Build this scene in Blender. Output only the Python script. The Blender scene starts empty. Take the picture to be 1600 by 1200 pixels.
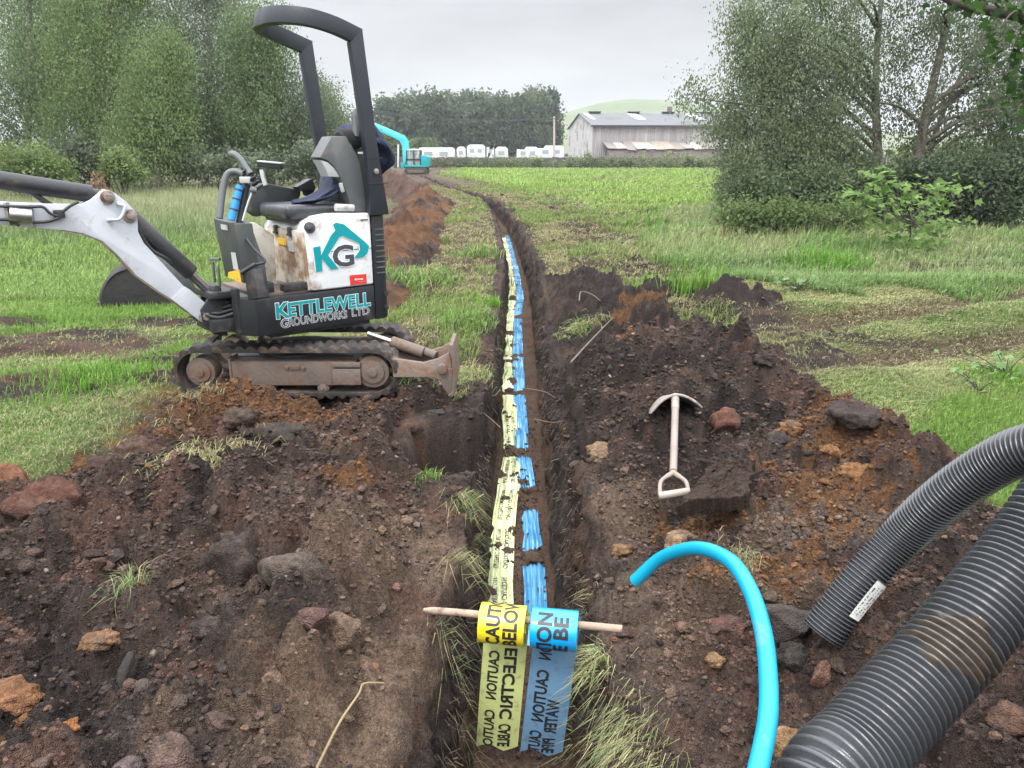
import bpy, bmesh, math, random
import numpy as np
from mathutils import Matrix, Vector
SC = bpy.context.scene
COL = SC.collection
R_ = math.radians
# ------------------------------------------------------------------ camera
FPX = 1180.0; EYE = 1.6
PIT = math.atan(360 / FPX); CP, SP_ = math.cos(PIT), math.sin(PIT)
cam = bpy.data.cameras.new('camera'); cam.sensor_width = 36; cam.lens = 36 * FPX / 1600
cam.clip_start = .05; cam.clip_end = 6000
camo = bpy.data.objects.new('camera', cam); COL.objects.link(camo)
camo.location = (0, 0, EYE); camo.rotation_euler = (math.pi / 2 - PIT, 0, 0); SC.camera = camo
# ------------------------------------------------------------------ sky, sun, exposure
SUN_EL, SUN_AZ = 58, 205          # azimuth measured clockwise from +Y
W = bpy.data.worlds.new("World"); SC.world = W; W.use_nodes = True
nt = W.node_tree; N = nt.nodes; L = nt.links
for n in list(N): N.remove(n)
out = N.new('ShaderNodeOutputWorld'); bg = N.new('ShaderNodeBackground'); bg.inputs[1].default_value = .1
sky = N.new('ShaderNodeTexSky'); sky.sky_type = 'NISHITA'; sky.sun_disc = False
sky.sun_elevation = R_(SUN_EL); sky.sun_rotation = R_(SUN_AZ); sky.dust_density = 4
tc = N.new('ShaderNodeTexCoord'); sep = N.new('ShaderNodeSeparateXYZ'); L.new(tc.outputs['Generated'], sep.inputs[0])
ramp = N.new('ShaderNodeValToRGB'); cr = ramp.color_ramp
cr.elements[0].position = 0; cr.elements[0].color = (.29, .292, .296, 1)
cr.elements[1].position = 1; cr.elements[1].color = (2.35, 2.42, 2.52, 1)
e = cr.elements.new(.09); e.color = (.315, .319, .325, 1)
e = cr.elements.new(.17); e.color = (.295, .300, .311, 1)
e = cr.elements.new(.4); e.color = (1.35, 1.39, 1.45, 1)
L.new(sep.outputs[2], ramp.inputs[0])
mp = N.new('ShaderNodeMapping'); mp.inputs['Scale'].default_value = (2.2, 2.2, 9); L.new(tc.outputs['Generated'], mp.inputs[0])
noi = N.new('ShaderNodeTexNoise'); noi.inputs['Scale'].default_value = 1.6; noi.inputs['Detail'].default_value = 5; L.new(mp.outputs[0], noi.inputs[0])
mr = N.new('ShaderNodeMapRange'); mr.inputs[1].default_value = .3; mr.inputs[2].default_value = .7
mr.inputs[3].default_value = 10.6; mr.inputs[4].default_value = 14.9; L.new(noi.outputs[0], mr.inputs[0])
vm = N.new('ShaderNodeVectorMath'); vm.operation = 'SCALE'; L.new(ramp.outputs[0], vm.inputs[0]); L.new(mr.outputs[0], vm.inputs[3])
hs = N.new('ShaderNodeHueSaturation'); hs.inputs['Saturation'].default_value = .25; L.new(sky.outputs[0], hs.inputs['Color'])
mx = N.new('ShaderNodeMix'); mx.data_type = 'RGBA'; mx.inputs[0].default_value = .9
L.new(hs.outputs[0], mx.inputs[6]); L.new(vm.outputs[0], mx.inputs[7])
L.new(mx.outputs[2], bg.inputs[0]); L.new(bg.outputs[0], out.inputs[0])
sl = bpy.data.lights.new('sun', 'SUN'); sl.energy = 1.5; sl.angle = R_(14); sl.color = (1, .96, .9)
so = bpy.data.objects.new('sun', sl); COL.objects.link(so)
a, el = R_(SUN_AZ), R_(SUN_EL)
sd = Vector((math.sin(a) * math.cos(el), math.cos(a) * math.cos(el), math.sin(el)))
so.rotation_euler = sd.to_track_quat('Z', 'Y').to_euler(); so.location = (0, -5, 30)
SC.view_settings.view_transform = 'Standard'; SC.view_settings.look = 'None'
SC.view_settings.exposure = 0.8; SC.view_settings.gamma = 1

# ------------------------------------------------------------------ helpers
rng = np.random.default_rng(7); random.seed(7)
def P(u, v, d):
    a = (u - 800) / FPX * d; b = -(v - 600) / FPX * d
    return np.array([a, d * CP + b * SP_, EYE + b * CP - d * SP_])
def Gz(u, v, z=0.0):
    r = P(u, v, 1) - np.array([0, 0, EYE]); return P(u, v, (z - EYE) / r[2])
def PL(u, v, P0, n):
    C = np.array([0, 0, EYE]); r = P(u, v, 1) - C
    return C + np.dot(np.asarray(P0) - C, n) / np.dot(r, n) * r
def tag(o, label=None, cat=None, group=None, kind=None):
    if label: o['label'] = label
    if cat: o['category'] = cat
    if group: o['group'] = group
    if kind: o['kind'] = kind
    return o
def thing(name, loc, label, cat, group=None):
    o = bpy.data.objects.new(name, None); COL.objects.link(o); o.location = loc; o.empty_display_size = .1
    return tag(o, label, cat, group)
def wloc(o):
    l = np.array(o.location)
    while o.parent: o = o.parent; l = l + np.array(o.location)
    return l
def finish(me, name, mat, parent, loc):
    o = bpy.data.objects.new(name, me); COL.objects.link(o)
    if mat: me.materials.append(mat)
    if parent is not None: o.parent = parent
    elif loc is not None: o.location = loc
    return o
def mesh_np(name, V, quads=None, tris=None, col=None, mat=None, smooth=False, parent=None, loc=(0, 0, 0)):
    me = bpy.data.meshes.new(name)
    off = wloc(parent) if parent is not None else np.array(loc)
    V = np.asarray(V, float) - off
    me.vertices.add(len(V)); me.vertices.foreach_set('co', V.astype(np.float32).ravel())
    q = np.zeros((0, 4), int) if quads is None else np.asarray(quads); t = np.zeros((0, 3), int) if tris is None else np.asarray(tris)
    nl = q.size + t.size; me.loops.add(nl)
    me.loops.foreach_set('vertex_index', np.concatenate([q.ravel(), t.ravel()]).astype(np.int32))
    ls = np.concatenate([np.arange(len(q)) * 4, len(q) * 4 + np.arange(len(t)) * 3]).astype(np.int32)
    me.polygons.add(len(ls)); me.polygons.foreach_set('loop_start', ls)
    me.polygons.foreach_set('use_smooth', np.full(len(ls), smooth))
    if col is not None:
        at = me.attributes.new('Col', 'FLOAT_COLOR', 'POINT')
        c4 = np.ones((len(V), 4), np.float32); c4[:, :3] = col; at.data.foreach_set('color', c4.ravel())
    me.update(calc_edges=True)
    return finish(me, name, mat, parent, loc)
class MB:
    def __init__(s, M=None): s.v = []; s.f = []; s.M = M
    def add(s, v, f):
        v = np.asarray(v, float)
        if s.M is not None: v = v @ s.M[:3, :3].T + s.M[:3, 3]
        b = len(s.v); s.v.extend(v.tolist()); s.f.extend([[i + b for i in q] for q in f])
    def box(s, c, sz, R=None):
        h = np.array(sz) / 2.0
        v = np.array([[x, y, z] for x in (-1, 1) for y in (-1, 1) for z in (-1, 1)]) * h
        if R is not None: v = v @ np.array(R).T
        s.add(v + np.array(c), [[0, 1, 3, 2], [4, 6, 7, 5], [0, 4, 5, 1], [2, 3, 7, 6], [0, 2, 6, 4], [1, 5, 7, 3]])
    def prism(s, pts, vec):
        pts = np.asarray(pts, float); n = len(pts); v = np.vstack([pts, pts + np.array(vec)])
        s.add(v, [list(range(n))[::-1], list(range(n, 2 * n))] + [[i, (i + 1) % n, n + (i + 1) % n, n + i] for i in range(n)])
    def tube(s, pts, r, n=12, cap=True, up=None, sq=None):
        pts = np.asarray(pts, float); m = len(pts); r = np.broadcast_to(np.asarray(r, float), (m,))
        T = np.gradient(pts, axis=0); T /= np.linalg.norm(T, axis=1)[:, None] + 1e-12
        u = np.array([0, 0, 1.]) if up is None else np.array(up, float)
        if abs(T[0] @ u) > .95: u = np.array([1., 0, 0])
        V = []
        for i in range(m):
            u = u - (u @ T[i]) * T[i]; u /= np.linalg.norm(u); w = np.cross(T[i], u)
            for k in range(n):
                a = 2 * math.pi * k / n
                if sq: ca, sa = sq[k % 4]; V.append(pts[i] + u * ca + w * sa)
                else: V.append(pts[i] + r[i] * (math.cos(a) * u + math.sin(a) * w))
        F = [[i * n + k, i * n + (k + 1) % n, (i + 1) * n + (k + 1) % n, (i + 1) * n + k] for i in range(m - 1) for k in range(n)]
        if cap: F += [list(range(n))[::-1], [(m - 1) * n + k for k in range(n)]]
        s.add(V, F)
    def cyl(s, p0, p1, r, r1=None, n=18): s.tube([p0, p1], [r, r if r1 is None else r1], n)
    def bar(s, pts, a, b, up=(0, 0, 1)):       # rectangular section swept along a path
        s.tube(pts, 1, 4, True, up, [(a, b), (a, -b), (-a, -b), (-a, b)])
    def build(s, name, mat, parent=None, bevel=0, ang=35, loc=None, seg=2):
        me = bpy.data.meshes.new(name)
        V = np.array(s.v)
        off = wloc(parent) if parent is not None else (np.array(loc) if loc is not None else np.zeros(3))
        me.from_pydata((V - off).tolist(), [], s.f)
        bm = bmesh.new(); bm.from_mesh(me)
        if bevel:
            es = [e for e in bm.edges if len(e.link_faces) == 2 and e.calc_face_angle(0) > .6]
            bmesh.ops.bevel(bm, geom=es, offset=bevel, segments=seg, profile=.6, affect='EDGES', clamp_overlap=True)
        bmesh.ops.recalc_face_normals(bm, faces=bm.faces)
        for f in bm.faces: f.smooth = True
        bm.to_mesh(me); bm.free(); me.set_sharp_from_angle(angle=R_(ang)); me.update()
        return finish(me, name, mat, parent, loc)
def spl(pts, n=40):            # Catmull-Rom through points
    p = np.asarray(pts, float); p = np.vstack([2 * p[0] - p[1], p, 2 * p[-1] - p[-2]]); o = []
    m = len(p) - 3
    for t in np.linspace(0, m - 1e-6, n):
        i = int(t); t -= i; a, b, c, d = p[i:i + 4]
        o.append(.5 * (2 * b + (c - a) * t + (2 * a - 5 * b + 4 * c - d) * t * t + (3 * b - a - 3 * c + d) * t ** 3))
    return np.array(o)
def text_mesh(s, size=1, offset=0, res=3):
    cu = bpy.data.curves.new('t', 'FONT'); cu.body = s; cu.size = size; cu.offset = offset; cu.resolution_u = res
    o = bpy.data.objects.new('t', cu); COL.objects.link(o)
    dg = bpy.context.evaluated_depsgraph_get(); me = bpy.data.meshes.new_from_object(o.evaluated_get(dg))
    V = np.array([v.co[:] for v in me.vertices]); F = [list(p.vertices) for p in me.polygons]
    bpy.data.objects.remove(o); bpy.data.meshes.remove(me); bpy.data.curves.remove(cu)
    return V, F
def text_fit(s, x0, x1, y0, y1, offset=0, res=3, pad=0):   # text scaled into a box
    V, F = text_mesh(s, 1, offset, res); V0, _ = text_mesh(s, 1, 0, res)
    lo, hi = V0.min(0), V0.max(0)
    V = V.copy(); V[:, 0] = x0 + (V[:, 0] - lo[0]) / (hi[0] - lo[0]) * (x1 - x0); V[:, 1] = y0 + (V[:, 1] - lo[1]) / (hi[1] - lo[1]) * (y1 - y0)
    return V, F
# noise ------------------------------------------------------------
def _h(ix, iy, s):
    h = (ix.astype(np.int64) * 374761393 + iy.astype(np.int64) * 668265263 + s * 2147483647 + 1013904223) & 0xffffffff
    h = ((h ^ (h >> 13)) * 1274126177) & 0xffffffff; h = ((h ^ (h >> 16)) * 2246822519) & 0xffffffff
    return ((h ^ (h >> 15)) & 0xffffff) / float(0x1000000)
def vn(x, y, s=0):
    ix, iy = np.floor(x), np.floor(y); fx, fy = x - ix, y - iy
    fx = fx * fx * (3 - 2 * fx); fy = fy * fy * (3 - 2 * fy)
    a = _h(ix, iy, s); b = _h(ix + 1, iy, s); c = _h(ix, iy + 1, s); d = _h(ix + 1, iy + 1, s)
    return (a + (b - a) * fx + (c - a) * fy + (a - b - c + d) * fx * fy) * 2 - 1
def fbm(x, y, s=0, o=4, g=.5):
    r = 0; am = 1; t = 0
    for k in range(o):
        r = r + am * vn(x * .8 + y * .6 + 17.3 * k, y * .8 - x * .6 - 9.1 * k, s + k); t += am; am *= g; x = x * 2.03; y = y * 2.03
    return r / t
def clod(x, y, cell, s=0, prob=.8, flat=.7):
    X, Y = x / cell, y / cell; ix, iy = np.floor(X), np.floor(Y); o = np.zeros_like(X)
    for dx in (-1, 0, 1):
        for dy in (-1, 0, 1):
            jx, jy = ix + dx, iy + dy
            r = .22 + .38 * _h(jx, jy, s + 3)
            px = jx + _h(jx, jy, s) - X; py = jy + _h(jx, jy, s + 1) - Y
            q = _h(jx, jy, s + 5) * 3.14; st = .65 + .35 * _h(jx, jy, s + 6)
            a = px * np.cos(q) + py * np.sin(q); b = (-px * np.sin(q) + py * np.cos(q)) / st
            hh = np.sqrt(np.maximum(0, r * r - a * a - b * b)) * flat * (.5 + .7 * _h(jx, jy, s + 4))
            o = np.maximum(o, hh * (_h(jx, jy, s + 2) < prob))
    return o * cell
def sst(a, b, x): t = np.clip((x - a) / (b - a), 0, 1); return t * t * (3 - 2 * t)
def mixc(a, b, t): return a * (1 - t[:, None]) + np.asarray(b) * t[:, None]
# materials ----------------------------------------------------------
def newmat(name):
    m = bpy.data.materials.new(name); m.use_nodes = True; nt = m.node_tree
    return m, nt.nodes, nt.links, nt.nodes['Principled BSDF']
def pm(name, col, rough=.5, metal=0, dirt=None, bump=0, bscale=60, var=.12, spec=.5):
    m, N, L, b = newmat(name)
    b.inputs['Metallic'].default_value = metal; b.inputs['Specular IOR Level'].default_value = spec
    tc = N.new('ShaderNodeTexCoord'); n = N.new('ShaderNodeTexNoise'); n.inputs['Scale'].default_value = 9; n.inputs['Detail'].default_value = 6
    L.new(tc.outputs['Object'], n.inputs[0])
    r = N.new('ShaderNodeValToRGB'); c = np.array(col)
    r.color_ramp.elements[0].position = .3; r.color_ramp.elements[1].position = .7
    r.color_ramp.elements[0].color = (*(c * (1 - var)), 1); r.color_ramp.elements[1].color = (*np.minimum(c * (1 + var), 1), 1)
    L.new(n.outputs[0], r.inputs[0]); src = r.outputs[0]
    if dirt:
        dc, amt, dsc = dirt
        n2 = N.new('ShaderNodeTexNoise'); n2.inputs['Scale'].default_value = dsc; n2.inputs['Detail'].default_value = 8; n2.inputs['Roughness'].default_value = .68
        L.new(tc.outputs['Object'], n2.inputs[0])
        m1 = N.new('ShaderNodeMapRange'); m1.inputs[1].default_value = .62 - amt * .3; m1.inputs[2].default_value = .72 - amt * .2; L.new(n2.outputs[0], m1.inputs[0])
        mx = N.new('ShaderNodeMix'); mx.data_type = 'RGBA'; L.new(m1.outputs[0], mx.inputs[0]); L.new(src, mx.inputs[6]); mx.inputs[7].default_value = (*dc, 1)
        src = mx.outputs[2]
        rr = N.new('ShaderNodeMapRange'); rr.inputs[3].default_value = rough; rr.inputs[4].default_value = .9; L.new(m1.outputs[0], rr.inputs[0]); L.new(rr.outputs[0], b.inputs['Roughness'])
    else:
        rr = N.new('ShaderNodeMapRange'); rr.inputs[3].default_value = rough * .85; rr.inputs[4].default_value = min(1, rough * 1.15); L.new(n.outputs[0], rr.inputs[0]); L.new(rr.outputs[0], b.inputs['Roughness'])
    L.new(src, b.inputs['Base Color'])
    if bump:
        n3 = N.new('ShaderNodeTexNoise'); n3.inputs['Scale'].default_value = bscale; n3.inputs['Detail'].default_value = 5; L.new(tc.outputs['Object'], n3.inputs[0])
        bp = N.new('ShaderNodeBump'); bp.inputs['Strength'].default_value = bump; bp.inputs['Distance'].default_value = .01; L.new(n3.outputs[0], bp.inputs['Height']); L.new(bp.outputs[0], b.inputs['Normal'])
    return m
def attmat(name, rough=.9, sc=90, amt=.55, bump=.6, dist=.006, spec=.2, trans=0):
    m, N, L, b = newmat(name); b.inputs['Roughness'].default_value = rough; b.inputs['Specular IOR Level'].default_value = spec
    at = N.new('ShaderNodeAttribute'); at.attribute_name = 'Col'; src = at.outputs[0]
    if amt:
        tc = N.new('ShaderNodeTexCoord'); n = N.new('ShaderNodeTexNoise'); n.inputs['Scale'].default_value = sc; n.inputs['Detail'].default_value = 9; n.inputs['Roughness'].default_value = .7
        L.new(tc.outputs['Object'], n.inputs[0])
        mr = N.new('ShaderNodeMapRange'); mr.inputs[1].default_value = .3; mr.inputs[2].default_value = .7; mr.inputs[3].default_value = 1 - amt; mr.inputs[4].default_value = 1 + amt; L.new(n.outputs[0], mr.inputs[0])
        vm = N.new('ShaderNodeVectorMath'); vm.operation = 'SCALE'; L.new(src, vm.inputs[0]); L.new(mr.outputs[0], vm.inputs[3]); src = vm.outputs[0]
        if bump:
            vo = N.new('ShaderNodeTexVoronoi'); vo.inputs['Scale'].default_value = sc * 3.2; L.new(tc.outputs['Object'], vo.inputs['Vector'])
            ad = N.new('ShaderNodeMath'); ad.operation = 'SUBTRACT'; L.new(n.outputs[0], ad.inputs[0]); L.new(vo.outputs[0], ad.inputs[1])
            bp = N.new('ShaderNodeBump'); bp.inputs['Strength'].default_value = bump; bp.inputs['Distance'].default_value = dist; L.new(ad.outputs[0], bp.inputs['Height']); L.new(bp.outputs[0], b.inputs['Normal'])
    L.new(src, b.inputs['Base Color'])
    if trans:
        tr = N.new('ShaderNodeBsdfTranslucent'); L.new(src, tr.inputs[0]); ms = N.new('ShaderNodeMixShader'); ms.inputs[0].default_value = trans
        o = N['Material Output']; L.new(b.outputs[0], ms.inputs[1]); L.new(tr.outputs[0], ms.inputs[2]); L.new(ms.outputs[0], o.inputs[0])
    return m
SOILC = (.055, .04, .03)
M_soil = attmat('soil', .95, 85, .75, 1.0, .012)
M_ground = attmat('ground_cover', .95, 70, .65, 1.0, .012)
M_stone = attmat('stone', .88, 60, .55, .9, .008)
M_grass = attmat('grass_blade', .6, 0, 0, 0, 0, .3, .3)
M_leaf = attmat('leaf', .65, 0, 0, 0, 0, .2, .5)
M_bark = attmat('bark', .9, 14, .5, .8, .02)
# ------------------------------------------------------------------ terrain shape
_cy = np.array([-10, 0, 2, 4, 8, 12, 17.5, 22, 27, 33.5, 40, 50, 58, 66]); _cx = np.array([.0, .02, .05, .06, .1, .13, -.05, -.3, -.7, -1.8, -3.4, -5.2, -6.6, -8])
_cyd = np.linspace(-10, 66, 400); _cxd = np.convolve(np.pad(np.interp(_cyd, _cy, _cx), 8, 'edge'), np.ones(17) / 17, 'valid')
def cen(y): return np.interp(y, _cyd, _cxd)
def rightlip(y): return np.interp(y, [0, 1.6, 2.1, 2.6, 4.6, 7, 20], [.38, .30, .27, .36, .37, .30, .25])
TD = .5
def bank(x, y): return .12 * (1 - sst(3.5, 7, y)) * np.exp(-((x - cen(y)) / .9) ** 2)
def notch(x, y):
    n = .05 * fbm(x * 6, y * 6, 91, 3)
    return sst(-.60, -.50, x + n) * (1 - sst(-.2, -.1, x)) * sst(3.36, 3.6, y + n) * (1 - sst(4.08, 4.16, y + n * .6))
def trench(x, y):
    o = x - cen(y)
    near = 1 - sst(5, 12, y)
    jl = (.035 * fbm(y * 2.2, y * 0 + 3, 5, 4) + .02 * fbm(y * 9, o * 3, 15, 3)); jr = .045 * fbm(y * 2.0, y * 0 + 8, 6, 4) + .025 * fbm(y * 8, o * 3, 16, 3)
    L0, L1 = -.245 + jl - .13 * (1 - sst(1.75, 2.5, y)), -.175 + jl * .5
    R1 = rightlip(y) + jr; R0 = .155 + jr * .4
    dl = 1 - sst(L0, L1, o); tr = np.clip((o - R0) / (R1 - R0), 0, 1); dr = tr ** .8 * (1 - .14 * np.sin(tr * 8 + 3 * fbm(y * 1.3, y * 0, 18, 2)))
    up = np.clip(np.where(o < 0, dl, dr), 0, 1)
    return 1 - up
def soilmask(x, y):              # bare earth beside the trench and under the heaps
    o = np.abs(x - cen(y)); n = .35 * fbm(x * 1.3, y * 1.3, 40, 4)
    m = np.maximum(1 - sst(.35, .8, o + n), (1 - sst(4.4, 5.6, y)) * (1 - sst(1.0, 1.5, o + n)))
    m2 = np.maximum(rawL(x, y), rawR(x, y)) ; m = np.maximum(m, sst(-.12, .0, m2))
    for (cx, cy, rx, ry) in PATCH: m = np.maximum(m, (1 - sst(.7, 1.15, np.hypot((x - cx) / rx, (y - cy) / ry) + n * .9)))
    return m
PATCH = [(-3.6, 5.15, .85, .42), (-4.2, 6.4, 1.4, .6), (-5.4, 7.2, 1.0, .4), (-3.0, 5.9, .7, .2), (-3.3, 7.3, .9, .25), (-2.6, 6.6, .5, .25), (7.0, 7.6, .7, .3), (3.2, 6.9, .9, .2), (2.5, 6.4, .5, .4), (1.6, 12.5, .6, .5), (1.9, 8.1, 1.3, 1.0), (.9, 9.6, .7, .8), (2.9, 7.2, .8, .45), (-2.5, 5.35, .6, .25), (-.8, 6.6, .45, .6), (-.95, 9, .35, 1.0)]
RUT = [np.array([(2.3, 7.5), (3.0, 7.55), (4.6, 8.3), (6.6, 9.6), (9, 11)]), np.array([(2.0, 5.7), (3.3, 6.35), (4.9, 7.05), (7.5, 8.4)])]
def rut(x, y):
    d = np.full(np.shape(x), 9.)
    for pl in RUT:
        for (a, b) in zip(pl[:-1], pl[1:]):
            ab = b - a; t = np.clip(((x - a[0]) * ab[0] + (y - a[1]) * ab[1]) / (ab @ ab), 0, 1)
            d = np.minimum(d, np.hypot(x - a[0] - t * ab[0], y - a[1] - t * ab[1]))
    return 1 - sst(.12, .42, d + .15 * fbm(x * 2, y * 2, 71, 3))
# heap thickness fields (negative outside)
def rawR(x, y):
    n = .10 * fbm(x * 2.1, y * 2.1, 21, 3)
    xc = np.interp(y, [-2, 1, 2.5, 3.4, 4.4, 6, 8, 9.2, 10.8], [1.6, 1.75, 1.85, 1.86, 1.60, 1.45, 1.2, 1.05, .9]) + n
    hc = np.interp(y, [-3, -1.5, 1, 3, 4.4, 6.5, 8.5, 9.6, 10.8], [-.1, .2, .22, .28, .34, .33, .24, .16, -.05])
    xi = cen(y) + rightlip(y) + np.interp(y, [0, 2.2, 3, 4, 9], [.12, .10, .05, .0, .03]); xo = xc + np.interp(y, [0, 4, 8, 10], [.5, .42, .45, .5])
    s = np.clip((x - xi) / (xc - xi), -1, 1); t = (xo - x) / (xo - xc)
    p = np.minimum(np.where(s > 0, np.abs(s) ** np.interp(y, [2.5, 4], [.8, .6]), s * 3), np.clip(t, -1, 1) ** 1.0)
    h = hc * np.clip(p, -1, 1); h = np.where(h > 0, h * (.75 + .35 * p), h)
    h = np.minimum(h, hc + .05)
    return h - .015
def gb(x, y, cx, cy, r, h, ry=None): return h * np.exp(-(((x - cx) / r) ** 2 + ((y - cy) / (ry or r)) ** 2))
def rawL(x, y):
    n = .16 * fbm(x * 1.7, y * 1.7, 31, 4)
    xl = np.interp(y, [-2, 1, 2.5, 3.3, 4.2, 5, 5.6], [-2.3, -2.5, -2.5, -2.35, -2.25, -2.35, -2.3]) + n * .7
    xr = cen(y) - .30 - .08 * (1 + fbm(y * 2, y * 0, 33, 3))
    yt = 5.55 + n - .5 * sst(-.9, -.4, x)
    e = np.minimum(np.minimum((x - xl) / .45, (xr - x) / .30), np.minimum((yt - y) / .5, (y + 2) / .5))
    plate = .135 * np.where(e > 0, sst(0, 1, e), np.maximum(e, -1) * .6)
    b = gb(x, y, -1.15, 3.05, .5, .15) + gb(x, y, -1.75, 2.4, .45, .12) + gb(x, y, -1.0, 1.7, .4, .10) + np.where(y > 4.18, gb(x, y, -1.62, 4.18, .32, .24, .10), gb(x, y, -1.62, 4.18, .36, .24, .3)) + np.where(y > 4.15, gb(x, y, -1.2, 4.15, .25, .07, .1), gb(x, y, -1.2, 4.15, .3, .07, .3)) + gb(x, y, -.75, 2.5, .35, .05) + gb(x, y, -1.9, 3.2, .3, .1)
    b = b - gb(x, y, -1.35, 4.85, .9, .05, .45)
    nk = sst(-.75, -.6, x) * sst(3.3, 3.45, y) * (1 - sst(4.2, 4.35, y))
    return np.where(e > 0, plate + b * sst(.2, 1.1, e), plate) - .25 * nk - .01
def rawF(x, y):                 # orange spoil row far along the left of the trench
    xc = np.interp(y, [6, 9, 14, 25, 40, 60], [-1.55, -1.75, -2.0, -2.75, -6.2, -10.2]); n = .25 * fbm(x * 1.1, y * .9, 41, 3)
    w = np.interp(y, [7, 12, 40], [.5, .65, 1.2]); hc = np.interp(y, [7.0, 8.2, 12, 25, 40, 56, 57], [-.1, .18, .25, .36, .65, .7, -.1]) * (1 + .5 * fbm(y * .45, y * 0, 44, 2) + .8 * fbm(x * 2.2, y * 2.0, 45, 4))
    s = 1 - np.abs(x - xc + n) / w
    return np.where(s > 0, hc * s ** .8, s * .5) - .015
def rawD(x, y):                 # small dark heap on the right
    n = .18 * fbm(x * 2.2, y * 2.2, 51, 3); r = np.hypot((x - 2.5) / .62, (y - 8.5) / .5) + n
    r2 = np.hypot((x - 1.75) / .45, (y - 9.0) / .4) + n
    return np.maximum(.30 * (1 - r), .22 * (1 - r2)) - .015
def detail(x, y):
    d = .10 * fbm(x * 1.9, y * 1.9, 61, 6, .58) + .5 * clod(x, y, .32, 62, .45) + .5 * clod(x + 3.1, y, .20, 67, .5) + .8 * clod(x, y, .13, 63, .7) + .9 * clod(x, y, .06, 64, .8)
    return d + .9 * clod(x, y, .028, 65, .85) + .010 * fbm(x * 28, y * 28, 66, 3) - .015
def base(x, y):
    far = sst(60, 400, y)
    return bank(x, y) + .035 * fbm(x * .35, y * .35, 1, 3) * sst(5, 9, y) * (1 - far) - .06 * rut(x, y)
def ground_z(x, y, det=None):
    t = trench(x, y) * (y < 58); nk = notch(x, y); sm = soilmask(x, y)
    d = detail(x, y) if det is None else det
    fine = .012 * fbm(x * 5, y * 5, 2, 3)
    z = base(x, y) * (1 - t) + (fine + d * .95 * sm) * (1 - .3 * sst(.3, .9, t)) - TD * t - .46 * nk * (1 - t) 
    return z, t, nk, sm
def surf(x, y):                 # top surface incl. heaps
    d = detail(x, y); z, t, nk, sm = ground_z(x, y, d); top = z.copy()
    for f in (rawL, rawR, rawF, rawD):
        r = f(x, y); h = z + np.where(r > -.01, r + d * .8 * np.clip((r + .02) / .06, 0, 1), r); top = np.where(r > 0, np.maximum(top, h), top)
    return top
# soil colours
DK = np.array([.036, .0275, .0245]); BR = np.array([.088, .058, .046]); RD = np.array([.112, .062, .045]); OR = np.array([.165, .080, .034]); SD = np.array([.165, .112, .078]); GY = np.array([.060, .050, .046])
ORG = [(-2.0, 4.2, .5, .3), (-1.65, 4.05, .6, .35), (-1.15, 4.15, .5, .22), (-1.5, 4.28, .3, .12), (-2.3, 4.9, .5, .25), (1.75, 3.6, .35, .35), (1.4, 3.1, .35, .3), (1.9, 4.3, .2, .2), (1.0, 2.5, .3, .15), (-1.65, 1.6, .25, .15), (-.7, 3.0, .2, .12), (1.25, 7.0, .35, .4), (1.0, 5.9, .2, .2), (-2.2, 3.3, .3, .2), (.8, 2.95, .2, .15)]
SND = [(-.42, 2.55, .28, .6), (-.55, 1.7, .28, .3), (.5, 3.1, .15, .4), (.5, 2.3, .22, .35), (.95, 2.5, .3, .25), (-.9, 3.6, .3, .2), (-.42, 1.9, .2, .3), (1.3, 2.9, .4, .25)]
def spot(x, y, S, n):
    m = np.zeros_like(x)
    for cx, cy, rx, ry in S: m = np.maximum(m, 1 - sst(.45, 1.25, np.hypot((x - cx) / rx, (y - cy) / ry) + n))
    return m
def soilcol(x, y):
    n1 = fbm(x * 1.2, y * 1.2, 81, 4); n2 = fbm(x * 4.5, y * 4.5, 82, 4); n3 = fbm(x * 13, y * 13, 83, 4)
    c = mixc(np.tile(BR, (len(x), 1)), DK, sst(-.25, .3, n1 * .8 + n2 * .5 + .12 + .25 * sst(4.2, 5, y) * (x > .3)))
    c = mixc(c, RD, .75 * sst(.1, .5, n2 * .7 + n3 * .6 + .18 * sst(.9, 1.6, np.abs(x)) - .3 * sst(4.3, 4.8, y) * (x > 0)))
    n4 = fbm(x * 24, y * 24, 84, 3); c = mixc(c, SD, .8 * spot(x, y, SND, .6 * n2 + .5 * n3 + .25 * n4)); c = mixc(c, OR, .8 * sst(.3, .7, spot(x, y, ORG, .7 * n2 + .8 * n3) + .5 * n4 - .1))
    c = mixc(c, GY, .5 * sst(.25, .5, n3 - n2 * .3))
    return c * (1 + .4 * n3[:, None] + .35 * n4[:, None])
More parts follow.
